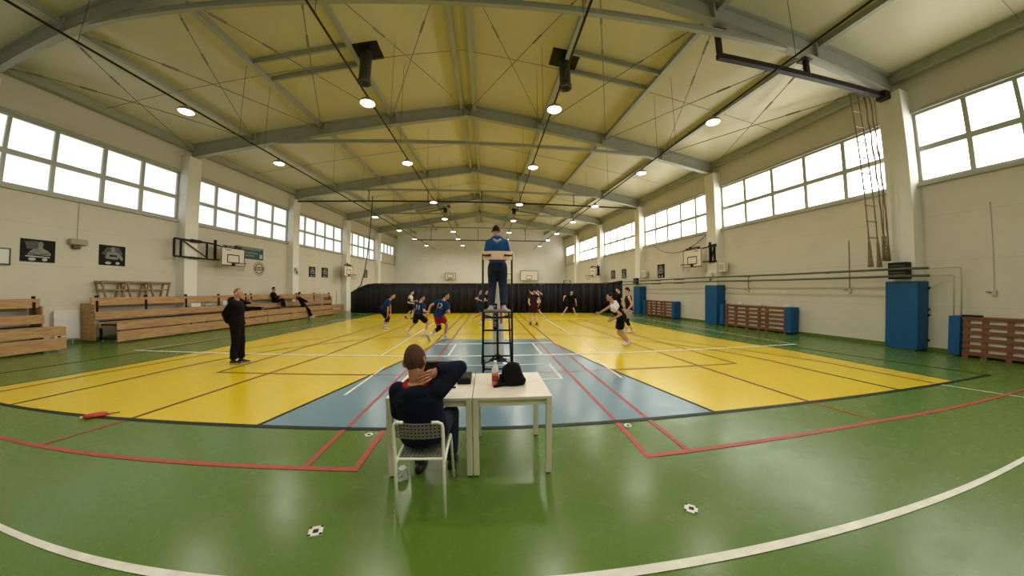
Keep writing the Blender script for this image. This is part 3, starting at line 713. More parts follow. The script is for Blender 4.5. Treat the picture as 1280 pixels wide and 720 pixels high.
t = thing('goal_frame', (7.8, 30, 0), 'dark goal frame rising above the curtain near the right wall', 'goal')
mb = MB()
mb.tube([(7.47, 30, 0), (7.47, 30, 2.54), (8.1, 30, 2.54), (8.1, 30, 0)], .045, 8); mb.build('frame', M['black'], t)
mb = MB(); mb.bar((7.47, 30, .03), (7.47, 31, .03), .06, .06); mb.bar((8.1, 30, .03), (8.1, 31, .03), .06, .06); mb.bar((7.47, 31, .03), (8.1, 31, .03), .06, .06); mb.build('floor_bar', M['black'], t)

# pads on right pillars
for (y0, y1), lab in ((PIL['R'][2], 'large blue wall pad on the nearest right pillar'), (PIL['R'][3], 'blue wall pad on the second right pillar under the floodlight'), (PIL['R'][4], 'small far blue wall pad on the third right pillar')):
    t = thing('wall_pad', W('R', (y0 + y1) / 2, .4, 0), lab, 'pad', 'blue pillar pads')
    mb = MB(); wbox(mb, 'R', y0 - .1, y1 + .06, .385, .47, .03, 1.8); mb.build('front_cushion', M['pad'], t, bevel=.02)
    mb = MB(); wbox(mb, 'R', y0 - .1, y0 - .012, .0, .383, .03, 1.8); mb.build('side_cushion', M['pad'], t, bevel=.02)
    for z in (.25, .9, 1.05, 1.6):
        mb = MB(); wbox(mb, 'R', y0 - .14, y0 - .1, .02, .07, z, z + .05); mb.build('buckle', M['black'], t)
def fanbox(y0, y1, d0, d1, z0, z1, label):
    t = thing('speaker_box', W('R', (y0 + y1) / 2, d0, z0), label, 'speaker')
    mb = MB(); wbox(mb, 'R', y0, y1, d0, d1, z0, z1); mb.build('cabinet', M['black'], t, bevel=.01)
    mb = MB()
    for k in range(6): z = z0 + .04 + k * (z1 - z0 - .08) / 6; wbox(mb, 'R', y0 + .03, y1 - .03, d1, d1 + .008, z, z + .03)
    mb.build('grille', M['grey3'], t)
fanbox(5.72, 6.12, .38, .6, 1.86, 2.3, 'black box on the nearest right pillar, crossed by the pipes')
fanbox(18.7, 19.1, .38, .55, 1.92, 2.35, 'small black box on the third right pillar')
def air_unit(y, z, label):
    t = thing('wall_speaker', W('R', y, .0, z), label, 'speaker'); p = W('R', y, 0, z)
    mb = MB(); mb.loft([[p + V((-x, q * w, h)) for q, h in ((-1, -.2), (1, -.2), (1, .2), (-1, .2))] for x, w in ((.1, .14), (.34, .2))]); mb.build('cabinet', M['radiator'], t, bevel=.02)
    mb = MB(); mb.bar(p, p + V((-.12, 0, 0)), .06, .06); mb.build('bracket', M['grey_metal'], t)
    mb = MB(); mb.loft([[p + V((-x, q * .15, h)) for q, h in ((-1, -.14), (1, -.14), (1, .14), (-1, .14))] for x in (.342, .348)]); mb.build('grille', M['grey2'], t)
air_unit(12.15, 2.6, 'cream wall speaker right beside the right wall hoop')
air_unit(18.3, 2.6, 'cream wall speaker further along the right wall, before the posters')
# pipes along the right wall
for z, ye, lab in ((2.12, 4.86, 'upper of two dark heating pipes along the right wall'), (1.93, 5.0, 'lower of two dark heating pipes along the right wall')):
    t = thing('heating_pipe', W('R', 13, .62, z), lab, 'pipe', 'heating pipes')
    pts = [W('R', 23.2, .62, z + .02), W('R', 20, .62, z + .02), W('R', 13, .62, z + .04), W('R', 9, .63, z), W('R', 5.6, .66, z), W('R', 5.35, .4, z)]
    mb = MB(); mb.tube(pts, .032, 8); mb.build('insulated_run', M['pipe'], t, True)
    mb = MB(); mb.tube([W('R', 5.4, .45, z), W('R', ye, .2, z), W('R', ye - .03, .2, z - .03), W('R', ye - .03, .2, .95)], .016, 8); mb.build('bare_run', M['pipe_light'], t, True)
    for y in (8, 11, 15, 17): mb = MB(); mb.bar(W('R', y, 0, z), W('R', y, .64, z), .02, .03); mb.build('bracket', M['pipe'], t)
# radiators behind slatted covers
def cover(y0, y1, zt, label, pad0=True, pad1=True, cols=(.28, .4, .6, .8), foot=False):
    s = 'R'; t = thing('slatted_radiator_cover', W(s, (y0 + y1) / 2, .35, 0), label, 'radiator cover', 'slatted radiator covers')
    mb = MB(); wbox(mb, s, y0 + .26, y1 - .26, .08, .29, .1, zt - .03); mb.build('radiator', M['radiator'], t)
    a0 = y0 + (.24 if pad0 else 0); a1 = y1 - (.24 if pad1 else 0)
    zs = [.06 + (zt - .12) * k / 5 for k in range(6)]
    for z in zs:
        mb = MB(); wbox(mb, s, a0, a1, .33, .355, z, z + (zt - .12) / 5 * (.55 if z < zt - .15 else .4)); mb.build('slat', M['slat'], t)
    for c in (0.01,) + tuple(cols) + (.975,):
        y = a0 + (a1 - a0) * c; mb = MB(); wbox(mb, s, y - .055, y + .055, .3, .345, .0, zt); mb.build('upright', M['slat'], t)
    mb = MB(); wbox(mb, s, a0, a1, .05, .37, zt - .02, zt + .015); mb.build('top_board', M['slat'], t)
    for ok, p0, p1 in ((pad0, y0, y0 + .22), (pad1, y1 - .22, y1)):
        if ok:
            mb = MB(); wbox(mb, s, p0, p1, .04, .42, .05, zt + .03); mb.build('end_pad', M['pad'], t, bevel=.015)
    if foot:
        mb = MB(); mb.tube([W(s, y0 + .75, .42, 0.0), W(s, y0 + .72, .42, .16), W(s, y0 + .4, .42, .12), W(s, y0 + .1, .42, .1)], .025, 8); mb.build('feed_pipe', M['white_metal'], t)
cover(2.2, 4.98, .93, 'slatted brown radiator cover at the right picture edge, one blue end pad', False, True, (.2, .42, .66, .84), True)
cover(8.98, 12.2, .93, 'slatted brown radiator cover with two blue ends, next to second blue pad')
cover(15.25, 18.2, .93, 'far slatted brown radiator cover near the third blue pad')
for y, n in ((9.3, 0), (10.4, 1), (11.3, 2)):
    p = W('R', y, .2, .945); mb = MB()
    mb.loft([[p + V((.05 * k * cos(a), .14 * k * sin(a), h)) for a in [2 * pi * j / 12 for j in range(12)]] for h, k in ((0, .9), (.04, 1), (.09, .9), (.12, .5), (.125, .05))])
    tag(mb.build('white_bundle', M['whitec'], None, True), ('white bundle on the middle radiator cover, at its near end', 'white bundle on the middle radiator cover, in its middle', 'white bundle on the middle radiator cover, at its far end')[n], 'bundle', 'white bundles on the cover')
clutter2 = MB(); wbox(clutter2, 'R', 4.45, 4.8, .1, .3, .945, .985); tag(clutter2.build('black_case', M['black'], None, bevel=.01), 'flat black case lying on the near radiator cover by the pipes', 'case')
def switch(y, z0, z1, label, m='pipe'):
    t = thing('wall_switch', W('R', y, 0, z0), label, 'switch')
    mb = MB(); mb.tube([W('R', y, .012, z0), W('R', y, .012, z1)], .011, 6); mb.build('conduit', M[m], t)
    mb = MB(); wbox(mb, 'R', y - .06, y + .03, 0, .06, z0 - .12, z0 + .02); mb.build('box', M['grey2'], t, bevel=.01)
    mb = MB(); mb.bar(W('R', y, .04, z0 - .04), W('R', y + .14, .04, z0 - .02), .02, .02); mb.build('lever', M['grey3'], t)
switch(7.42, 1.6, 3.1, 'wall switch under a dark conduit, right wall below the ropes')
switch(4.3, 1.55, 3.6, 'wall valve on a pale conduit, right wall above the near cover', 'conduit')
switch(11.1, 1.62, 2.2, 'small wall switch above the middle radiator cover')

# ------------------------------------------------------------------ rope beam and ropes
t = thing('rope_beam', (8.2, 6.1, 6.95), 'dark steel beam for climbing ropes below the roof, right', 'beam')
mb = MB(); mb.bar((5.3, 5.95, 7.06), (10.85, 6.0, 6.93), .12, .13); mb.build('beam', M['brown_steel'], t)
mb = MB(); mb.bar((5.36, 5.95, 7.0), (5.36, 5.95, 7.74), .1, .1, (0, 1, 0)); mb.box(5.2, 5.52, 5.83, 6.07, 7.7, 7.74); mb.build('hanger', M['brown_steel'], t)
mb = MB(); mb.bar((7.97, 5.97, 7.0), (7.97, 5.97, 7.42), .1, .1, (0, 1, 0)); mb.box(7.81, 8.13, 5.85, 6.09, 7.4, 7.44); mb.build('hanger', M['brown_steel'], t)
mb = MB(); mb.box(10.62, 10.86, 5.85, 6.1, 6.8, 7.02); mb.build('end_plate', M['brown_steel'], t)
t = thing('rope_ladder', (9.98, 6.2, 2.2), 'rope ladder with wooden rungs and tasselled ends by right pillar', 'rope ladder')
RA = lambda z: V((9.66 + (6.85 - z) * .062, 6.14, z)); RB = lambda z: V((9.96 + (6.85 - z) * .072, 6.14, z))
for R in (RA, RB):
    zs = [6.9 - 4.05 * k / 16 for k in range(17)]
    mb = MB(); mb.tube([R(z) for z in zs], .016, 7); rp = mb.build('side_rope', M['rope'], t, True)
    mb = MB(); mb.tube([R(2.9), R(2.8), R(2.5), R(2.3), R(2.18)], [.02, .032, .045, .058, .066], 9); mb.build('tassel', M['rope'], rp, True)
for k in range(9):
    z = 6.4 - k * .43; mb = MB(); mb.tube([RA(z) - V((.04, 0, 0)), RB(z) + V((.04, 0, 0))], .016, 8); mb.build('rung', M['trestle'], t)
for x0, x1, lab in ((10.2, 10.48, 'hemp climbing rope next to the rope ladder'), (10.42, 10.66, 'hemp climbing rope closest to the right pillar')):
    t = thing('climbing_rope', (x1, 6.2, 2.2), lab, 'rope', 'climbing ropes')
    pts = [V((x0 + (x1 - x0) * k / 18 + .012 * sin(k * 1.7), 6.13 + .01 * cos(k * 2), 6.9 - 4.1 * k / 18)) for k in range(19)]
    mb = MB(); mb.tube(pts, [.018 + .004 * sin(k * 2.1) for k in range(19)], 8); mb.build('rope', M['rope'], t, True)
    e = pts[-1]; mb = MB(); mb.tube([e, e + V((0, 0, -.1)), e + V((0, 0, -.28)), e + V((0, 0, -.45))], [.022, .03, .042, .05], 8); mb.build('tassel', M['rope'], t, True)
mb = MB()
for k in range(6):
    z = 2.5 + k * .1; mb.tube([V((10.56, 6.22, z)), V((10.66, 6.24, z - .03)), V((10.76, 6.24, z))], .01, 5)
for k in range(4): mb.tube([V((10.57 + k * .06, 6.23, 2.45)), V((10.58 + k * .06, 6.23, 3.05))], .01, 5)
mb.tube([V((10.66, 6.23, 3.0)), V((10.62, 6.14, 6.9))], .01, 5)
tag(mb.build('rope_net', M['rope']), 'small knotted rope net hanging beside the right pillar', 'net')
# sagging cable below the right window, far bay
mb = MB(); mb.tube([W('R', 17.6 - 4.2 * k / 14, .03, 4.25 - .62 * (1 - (k / 7 - 1) ** 2)) for k in range(15)], .012, 5)
tag(mb.build('sagging_cable', M['pipe'], None, True), 'thin sagging cable below the right windows above the hoop', 'cable')

# ------------------------------------------------------------------ divider curtain
t = thing('divider_curtain', (-.5, 20.6, 0), 'long black pleated divider curtain across the far court', 'curtain')
mb = MB(); n = 900; pts = []
base = [(-9.62, 21.5), (-9.0, 21.1), (-6, 20.95), (-2, 21.2), (2, 21.2), (5, 20.9), (7.4, 20.3), (8.9, 19.6)]
def bpos(u):
    q = u * (len(base) - 1); i = min(int(q), len(base) - 2); f = q - i
    return base[i][0] + (base[i + 1][0] - base[i][0]) * f, base[i][1] + (base[i + 1][1] - base[i][1]) * f
rings = []
for k in range(n + 1):
    u = k / n; x, y = bpos(u)
    am = .012 + .075 * min(1, max(0, (u - .3) * 4))
    off = am * sin(x * 15 + 1.6 * sin(x * 2.3)) + .3 * am * sin(x * 37)
    zt = 2.02 + .015 * sin(x * 3)
    if x < -8.2: zt = 2.0 - (-8.2 - x) * .42
    if x > 8: zt = 2.06 + (x - 8) * .18
    rings.append([(x, y + off * .6, zt), (x, y + off, 1.2), (x, y + off * 1.3, .01), (x, y + off * 1.3 + .02, .01), (x, y + off + .02, 1.2), (x, y + off * .6 + .02, zt)])
mb.loft(rings); mb.build('cloth', M['curtain'], t, True)
mb = MB(); mb.tube([(bpos(k / 40)[0], bpos(k / 40)[1] + .01, (2.02 if bpos(k / 40)[0] > -8.2 else 2.0 - (-8.2 - bpos(k / 40)[0]) * .42) + (max(0, bpos(k / 40)[0] - 8) * .18) + .02) for k in range(41)], .03, 8); mb.build('top_cord', M['grey3'], t, True)
def mound(mb, p, sx, sy, h): mb.ell(p, (V((sx, 0, 0)), V((0, sy, 0)), V((0, 0, h))))
mb = MB(); mb.tube([(-7.72, 20.3, 7.85), (-7.75, 20.3, 6.6), (-7.86, 20.35, 5.4), (-8.02, 20.4, 3.9), (-8.25, 20.5, 2.75), (-8.6, 20.8, 1.95), (-9.0, 21.05, 1.66)], .035, 7)
tag(mb.build('hanging_cord', M['cord_green'], None, True), 'grey green cord hanging from the roof to the curtain', 'cord')
# small red/white socket covers on the floor
c0 = None
for x, y, r, lab in ((-1.16, 1.9, .3, 'square floor socket cover left of the chair, nearest the white line'), (1.45, 1.92, .9, 'square floor socket cover right of the tables, nearest the white line'),
                  (-1.33, 3.33, .1, 'square floor socket cover left of the chair, near the blue zone'), (1.62, 3.36, .5, 'square floor socket cover right of the tables, near the blue zone')):
    t = thing('floor_socket', (x, y, 0), lab, 'floor socket', 'floor socket covers')
    c, s_ = cos(r), sin(r); Q = lambda a, b, z: (x + a * c - b * s_, y + a * s_ + b * c, z)
    def sq(mb, a0, a1, b0, b1, z0, z1, mi=0): mb.hexa([Q(a0, b0, z0), Q(a1, b0, z0), Q(a1, b1, z0), Q(a0, b1, z0), Q(a0, b0, z1), Q(a1, b0, z1), Q(a1, b1, z1), Q(a0, b1, z1)], mi)
    mb = MB(); sq(mb, -.045, .045, -.045, .045, 0, .008); mb.build('cover', M['l_white'], t)
    mb = MB(); sq(mb, -.016, .018, -.02, .014, .008, .0095)
    for a, b in ((-1, -1), (1, -1), (1, 1), (-1, 1)): sq(mb, a * .036 - .009, a * .036 + .009, b * .036 - .009, b * .036 + .009, .008, .0095)
    mb.build('worn_marks', M['black'], t)
# linesman's flag rolled on the floor
t = thing('rolled_flag', (-4.97, 3.48, 0), 'rolled red line flag with wooden stick lying on the floor', 'flag')
d = V((.18, .24, 0)).normalized(); a = V((-5.07, 3.35, .028))
mb = MB(); mb.tube([a, a + d * .03, a + d * .1, a + d * .2, a + d * .24], [.018, .03, .034, .03, .02], 10); mb.tube([a + d * .02 + V((.01, -.02, 0)), a + d * .22 + V((.02, -.03, -.005))], .02, 8); mb.build('cloth', M['flagred'], t, True)
mb = MB(); mb.tube([a - d * .03, a + d * .03], .015, 8); mb.build('pommel', M['white'], t, True)
mb = MB(); mb.tube([a + d * .2 + V((0, 0, -.008)), a + d * .36 + V((0, 0, -.016))], [.011, .008], 8); mb.build('stick', M['stick'], t, True)
# ------------------------------------------------------------------ people
def remesh(mb, vox, it=4, fac=.5):
    """one continuous skin around the overlapping limb volumes"""
    me = mb.mesh('tmp', []); o = bpy.data.objects.new('tmp', me); COL.objects.link(o)
    r = o.modifiers.new('r', 'REMESH'); r.mode = 'VOXEL'; r.voxel_size = vox; r.adaptivity = 0
    s = o.modifiers.new('s', 'SMOOTH'); s.iterations = it; s.factor = fac
    dg = bpy.context.evaluated_depsgraph_get(); dg.update()
    out = bpy.data.meshes.new_from_object(o.evaluated_get(dg)); bpy.data.objects.remove(o)
    vs = [tuple(v.co) for v in out.vertices]; fs = [tuple(p.vertices) for p in out.polygons]
    bpy.data.meshes.remove(out); res = MB(); res.add(vs, fs); return res
def ik(a, t, l1, l2, hint):
    d = t - a; L = min(d.length, (l1 + l2) * .998); L = max(L, abs(l1 - l2) + .02); n = d.normalized()
    x = (l1 * l1 - l2 * l2 + L * L) / (2 * L); h = sqrt(max(l1 * l1 - x * x, 0))
    p = hint - n * hint.dot(n)
    if p.length < 1e-3: p = V((0, 0, 1)).cross(n)
    p.normalize(); return a + n * x + p * h, a + n * L
def cone(mb, a, b, ra, rb, n=14, over=0.):    # flat-ended tapering tube
    a = V(a); b = V(b); mb.tube([a, a.lerp(b, .5), b + (b - a).normalized() * over], [ra, (ra + rb) / 2, rb], n)
def torso_rings(pel, neck, r, f, prof, S):
    up = (neck - pel); Lh = up.length; up = up / Lh
    f = (f - up * f.dot(up)).normalized(); r = f.cross(up).normalized()
    return [[pel + up * (t * Lh / .5) + f * (fo * S) + (r * cos(a) * w + f * sin(a) * d) * S for a in [2 * pi * j / 18 for j in range(18)]] for t, w, d, fo in prof], up, f, r
BODY = [(-.1, .1, .07, 0), (-.07, .15, .1, 0), (0, .168, .118, -.005), (.08, .152, .108, 0), (.17, .142, .1, .005), (.27, .155, .112, .01), (.36, .17, .118, .005), (.43, .172, .1, -.005), (.475, .13, .075, -.01), (.51, .06, .055, 0)]
def hand(mb, w, d, palm, side, S, curl=.35):
    """palm and five unequal fingers; d = pointing direction, palm = palm normal, side +1: thumb towards d x palm"""
    d = d.normalized(); palm = (palm - d * palm.dot(d)).normalized(); x = d.cross(palm) * side
    mb.ell(w + d * .045 * S, (x * .042 * S, palm * .017 * S, d * .055 * S), 12, 8)
    for k, (o, l) in enumerate(((.031, .072), (.011, .082), (-.010, .076), (-.029, .06))):
        a = w + d * (.088 - abs(k - 1) * .004) * S + x * o * S; q = d; 
        for sg, c in ((.45, .5), (.32, 1.), (.25, 1.)):
            q = (q + palm * curl * c * .9).normalized(); b = a + q * l * sg * S
            mb.cap(a, b, .0092 * S, .0084 * S, 7); a = b
    a = w + d * .03 * S + x * .034 * S; q = (d * .7 + x * .75 + palm * .25).normalized(); b = a + q * .042 * S
    mb.cap(a, b, .0125 * S, .0105 * S, 7); mb.cap(b, b + (d * .9 + x * .2 + palm * .35).normalized() * .032 * S, .0105 * S, .0085 * S, 7)
def head_frame(az, pitch=0, roll=0):
    f = V((sin(az) * cos(pitch), cos(az) * cos(pitch), -sin(pitch))); r = V((cos(az), -sin(az), 0)); u = r.cross(f).normalized()
    if roll: r, u = r * cos(roll) + u * sin(roll), u * cos(roll) - r * sin(roll)
    return f, r, u
def head_verts(c, f, r, u, S, k=1., n=22, m=16):
    rings = []
    for i in range(m + 1):
        t = -pi / 2 + pi * min(max(i, .03), m - .03) / m; ring = []
        for j in range(n):
            a = 2 * pi * j / n; x = cos(a) * cos(t); y = sin(a) * cos(t); z = sin(t)
            X, Y, Z = x * .074, y * .096, z * .118
            if z < 0:
                q = -z; X *= 1 - .3 * q; Y = Y * (1 - .15 * q) + (.018 * q if y > 0 else .02 * q)
            if y > .6: Y *= .965
            ring.append(c + (r * X + f * Y + u * Z) * S * k)
        rings.append(ring)
    return rings
def add_head(mb, c, f, r, u, S):
    mb.loft(head_verts(c, f, r, u, S))
    P = lambda x, y, z: c + (r * x + f * y + u * z) * S
    mb.tube([P(0, .086, .02), P(0, .095, -.006), P(0, .104, -.026), P(0, .092, -.035)], [.008 * S, .01 * S, .0125 * S, .009 * S], 8)
    mb.cap(P(-.03, .084, .03), P(.03, .084, .03), .011 * S, .011 * S, 7)
    mb.ell(P(0, .066, -.09), (r * .028 * S, f * .022 * S, u * .02 * S), 10, 6)
    for s in (-1, 1):
        mb.ell(P(.081 * s, -.012, -.01), (f * .02 * S - r * s * .01 * S, r * .011 * S, u * .034 * S), 10, 7)
def hair_mb(c, f, r, u, S, vol=1.07, low=-.035, front=.62):
    rings = head_verts(c, f, r, u, S, vol, 36, 34); out = MB(); new = []
    for ring in rings:
        q = []
        for p in ring:
            d = (p - c) / S; y = d.dot(f); z = d.dot(u)
            lim = low + max(0, (y + .03)) * .95 if y > -.03 else low
            k = max(0, min(1, (z - lim + .012) / .02)); k = k * k * (3 - 2 * k)
            q.append(c + (p - c) * ((.9 + (vol - .9) * k) / vol))
        new.append(q)
    out.loft(new); return out
def eyes(c, f, r, u, S, root):
    P = lambda x, y, z: c + (r * x + f * y + u * z) * S
    for s in (-1, 1):
        mb = MB(); mb.ell(P(.03 * s, .086, .006), (r * .011 * S, f * .008 * S, u * .006 * S), 8, 6); mb.build('eye', M['eye'], root, True)
    mb = MB(); mb.ell(P(0, .084, -.056), (r * .02 * S, f * .006 * S, u * .0045 * S), 10, 6); mb.build('mouth', M['lip'], root, True)
def text_decal(txt, size, center, right, up, target, off=.004):
    cu = bpy.data.curves.new('t', 'FONT'); cu.body = txt; cu.size = size; cu.align_x = 'CENTER'; cu.align_y = 'CENTER'; cu.resolution_u = 3
    o = bpy.data.objects.new('t', cu); COL.objects.link(o); dg = bpy.context.evaluated_depsgraph_get(); dg.update()
    me = bpy.data.meshes.new_from_object(o.evaluated_get(dg)); bpy.data.objects.remove(o); bpy.data.curves.remove(cu)
    bvh = BVHTree.FromPolygons([V(v) for v in target.v], target.f); n = right.cross(up).normalized(); mb = MB(); vs = []
    for v in me.vertices:
        p = center + right * v.co.x + up * v.co.y; h = bvh.ray_cast(p + n * .4, -n, 1.)
        vs.append((h[0] if h[0] is not None else p) + n * off)
    mb.add(vs, [tuple(p.vertices) for p in me.polygons]); bpy.data.meshes.remove(me); return mb

def human(label, loc, az, P, st, vox=.018, S=.97, group=None):
    x0, y0 = loc; O = V((x0, y0, 0)); g = lambda k: O + V(P[k])
    root = thing('person', (x0, y0, P.get('base', 0)), label, 'person', group)
    f = V((sin(az), cos(az), 0)); r = V((cos(az), -sin(az), 0))
    az2 = P.get('sh_az', az); fs = V((sin(az2), cos(az2), 0))
    pel, neck = g('pelvis'), g('neck')
    rings, up, fb, rb = torso_rings(pel, neck, r, fs, BODY, S)
    rp = r
    shd = {s: neck - up * .075 * S + rb * (.168 * S * s) for s in (-1, 1)}
    hip = {s: pel - V((0, 0, .035)) * S + rp * (.088 * S * s) for s in (-1, 1)}
    body = MB(); body.loft(rings)
    hf, hr, hu = head_frame(P.get('head_az', az), P.get('pitch', 0), P.get('roll', 0))
    hc = g('head'); nk = hc - hu * .07 * S - hf * .025 * S
    body.cap(neck - up * .04 * S, nk, .058 * S, .054 * S, 12)
    body.cap(shd[-1].lerp(neck, .25), shd[1].lerp(neck, .25), .05 * S, .05 * S, 10)
    A = {}; Lg = {}
    hands = MB()
    for s, k in ((-1, 'L'), (1, 'R')):
        hint = V(P.get('elbow' + k, tuple(-fb * .6 + rb * s * .5 - V((0, 0, .6)))))
        e, w = ik(shd[s], g('hand' + k), .285 * S, .25 * S, hint); A[s] = (shd[s], e, w)
        body.cap(shd[s], e, .052 * S, .039 * S); body.cap(shd[s] - V((0, 0, .01)), shd[s].lerp(e, .25), .058 * S, .05 * S)
        body.cap(e, e.lerp(w, .35), .039 * S, .04 * S); body.cap(e.lerp(w, .35), w, .04 * S, .026 * S)
        d = (w - e).normalized(); pn = V(P.get('palm' + k, tuple(-rb * s)))
        hand(hands, w, d, pn, s if pn.dot(rb) * s < 0 else -s, S, P.get('curl', .35))
        hint = V(P.get('knee' + k, tuple(f)))
        kn, an = ik(hip[s], g('foot' + k), .415 * S, .40 * S, hint); 
        kn_an = (kn, an); Lg[s] = (hip[s], kn, an)
        body.cap(hip[s], kn, .082 * S, .052 * S, 12); body.cap(hip[s] - f * .02, hip[s].lerp(kn, .3), .086 * S, .078 * S, 12)
        q = kn.lerp(an, .3) - f * .012 * S
        body.cap(kn, q, .052 * S, .054 * S); body.cap(q, an, .054 * S, .036 * S)
    if vox < .012:
        for v in (hands,): body.add(v.v, v.f)
        add_head(body, hc, hf, hr, hu, S)
        b = remesh(body, vox, 2)
    else:
        b = remesh(body, vox); b.add(hands.v, hands.f); add_head(b, hc, hf, hr, hu, S)
    bo = b.build('body', M[st.get('skin', 'skin')], root, True)
    eyes(hc, hf, hr, hu, S, root)
    hs = st.get('hair', 'hair')
    if hs: hair_mb(hc, hf, hr, hu, S, st.get('vol', 1.07), st.get('low', -.035)).build('hair', M[hs], root, True)
    # top
    inf = st.get('inf', .02); top = MB()
    k0 = st.get('top_low', -.05)
    tp = [(k0, .172 + inf, .125 + inf, 0)] + [(t, w + inf, d + inf, fo) for t, w, d, fo in BODY if t > k0 + .03][:-1] + [(.5, .085, .075, 0)]
    tr, *_ = torso_rings(pel, neck, r, fs, tp, S); top.loft(tr)
    slv = st.get('sleeve', .55)
    for s in (-1, 1):
        a, e, w = A[s]
        if slv == 0: continue
        top.cap(a.lerp(neck, .35), a, .06 * S + inf * .6, .06 * S + inf * .6, 12)
        if slv <= 1: cone(top, a, a.lerp(e, slv), .06 * S + inf, .06 * S + inf * 1.3)
        else:
            top.cap(a, e, .056 * S + inf, .046 * S + inf, 12); cone(top, e, e.lerp(w, slv - 1), .047 * S + inf, .034 * S + inf)
    if st.get('hood'):
        hp = neck - fb * .06 * S
        hk = float(st['hood']); hp = hp - fb * .03 * (hk - 1); top.ell(hp, (rb * .13 * S, fb * .06 * S * hk, up * .07 * S * hk))
        top.cap(neck + rb * .085 * S - fb * .02, neck + fb * .07 * S - up * .03, .032, .025); top.cap(neck - rb * .085 * S - fb * .02, neck + fb * .07 * S - up * .03, .032, .025)
    tm = remesh(top, vox, 3); to = tm.build(st.get('top_name', 'jersey'), M[st['top']], root, True)
    if st.get('panel'):
        pm = MB(); pi2 = inf + .007
        q1, *_ = torso_rings(pel, neck, r, fs, [(.0, .17 + pi2, .122 + pi2, 0)] + [(t, w + pi2, d + pi2, fo) for t, w, d, fo in BODY if .05 < t < .3] + [(.33, .165 + pi2, .117 + pi2, .008)], S); pm.loft(q1)
        q2 = MB(); q2.tube([neck - fb * .15 * S - up * .27 + rb * .02, neck - fb * .15 * S - up * .14 + rb * .06, neck - fb * .1 * S - up * .03 + rb * .1], [.05, .035, .025], 8); pm.add(q2.v, q2.f)
        remesh(pm, vox, 2).build('dark_panel', M[st['panel']], to, True)
    if st.get('hood_mat'):
        hm = MB(); hm.tube([neck + rb * .1 * S + V((0, 0, .0)), neck + rb * .06 * S - fb * .085 * S - up * .02, neck - fb * .115 * S - up * .07, neck - rb * .06 * S - fb * .085 * S - up * .02, neck - rb * .1 * S], [.028, .034, .038, .034, .028], 10); hm.build('hood_lining', M[st['hood_mat']], to, True)
    if st.get('number'):
        n = text_decal(st['number'], .24 * S, neck - up * .2 * S - fb * .05, rb, up, tm); n.build('back_number', M['whitec'], to)
    if st.get('stripe'):
        sm = MB()
        for s in st['stripe']:
            a, e, w = A[s]; o = (rb * s * .8 - fb * .2).normalized() * (.058 * S + inf)
            sm.tube([neck + rb * s * .09 + V((0, 0, .012)), a + o * .75 + V((0, 0, .05)), a.lerp(e, .3) + o, e + o * .85], [.012, .012, .012, .01], 6)
        sm.build('sleeve_stripe', M['whitec'], to, True)
    # bottoms
    bot = MB(); bi = st.get('binf', .022)
    br, *_ = torso_rings(pel, neck, r, f, [(-.115, .11, .09, 0), (-.08, .16 + bi, .115 + bi, 0), (0, .17 + bi, .122 + bi, -.005), (.07, .15 + bi, .11 + bi, 0)], S); bot.loft(br)
    hem = st.get('hem', .75)
    for s in (-1, 1):
        h, kn, an = Lg[s]
        bot.cap(h, h.lerp(kn, .35), .088 * S + bi, .085 * S + bi * .9, 12)
        if hem <= 1: cone(bot, h, h.lerp(kn, hem), .09 * S + bi, .074 * S + bi * 1.5)
        else:
            bot.cap(h, kn, .085 * S + bi, .058 * S + bi, 12); q = kn.lerp(an, .4) - f * .01
            bot.cap(kn, q, .058 * S + bi, .056 * S + bi, 12); cone(bot, q, kn.lerp(an, hem - 1), .056 * S + bi, .05 * S + bi)
    remesh(bot, vox, 3).build('trousers' if hem > 1 else 'shorts', M[st['bottom']], root, True)
    for s, k in ((-1, 'L'), (1, 'R')):
        h, kn, an = Lg[s]; tv = V(P.get('toe' + k, tuple(f + V((0, 0, -.0))))).normalized()
        u2 = V((0, 0, 1)) - tv * tv.z; u2.normalize(); x2 = tv.cross(u2)
        sh = MB(); secs = []
        for q, w, h2 in ((-.075, .022, .05), (-.06, .034, .075), (-.02, .037, .085), (.04, .036, .07), (.09, .044, .05), (.14, .043, .04), (.175, .03, .03), (.185, .012, .02)):
            c = an + tv * q * S - u2 * .08 * S
            secs.append([c + (x2 * a * w + u2 * bq * h2) * S for a, bq in ((-1, .12), (-.75, .02), (.75, .02), (1, .12), (1, .5), (.65, .95), (0, 1.02), (-.65, .95), (-1, .5))])
        sh.loft(secs); sh.cap(an - u2 * .02 * S, an + u2 * .02 * S, .043 * S, .042 * S, 10)
        so = sh.build('shoe', M[st.get('shoe', 'shoe')], root, True)
        sl = MB(); secs = []
        for q, w in ((-.08, .022), (-.06, .038), (0, .038), (.09, .047), (.145, .046), (.185, .02)):
            c = an + tv * q * S - u2 * .08 * S; secs.append([c + (x2 * a * w + u2 * bq) * S for a, bq in ((-1, -.002), (1, -.002), (1, .018), (-1, .018))])
        sl.loft(secs); sl.build('sole', M['sole'], so)
        if st.get('sock'):
            c = MB(); cone(c, an, an.lerp(kn, .28), .044 * S, .05 * S); c.build('sock', M[st['sock']], root, True)
        if s in st.get('pads', ()):
            c = MB(); cone(c, kn.lerp(h, .3), kn, .082 * S, .068 * S); cone(c, kn, kn.lerp(an, .42), .068 * S, .066 * S); c.cap(kn + f * .008, kn.lerp(an, .05) + f * .012, .07 * S, .066 * S); remesh(c, .016, 3).build('knee_pad', M['blackc'], root, True)
        if s in st.get('armsleeve', ()):
            a, e, w = A[s]; c = MB(); cone(c, a.lerp(e, .6), e, .052 * S, .046 * S); c.cap(e, e.lerp(w, .75), .046 * S, .036 * S); c.build('arm_sleeve', M['blackc'], root, True)
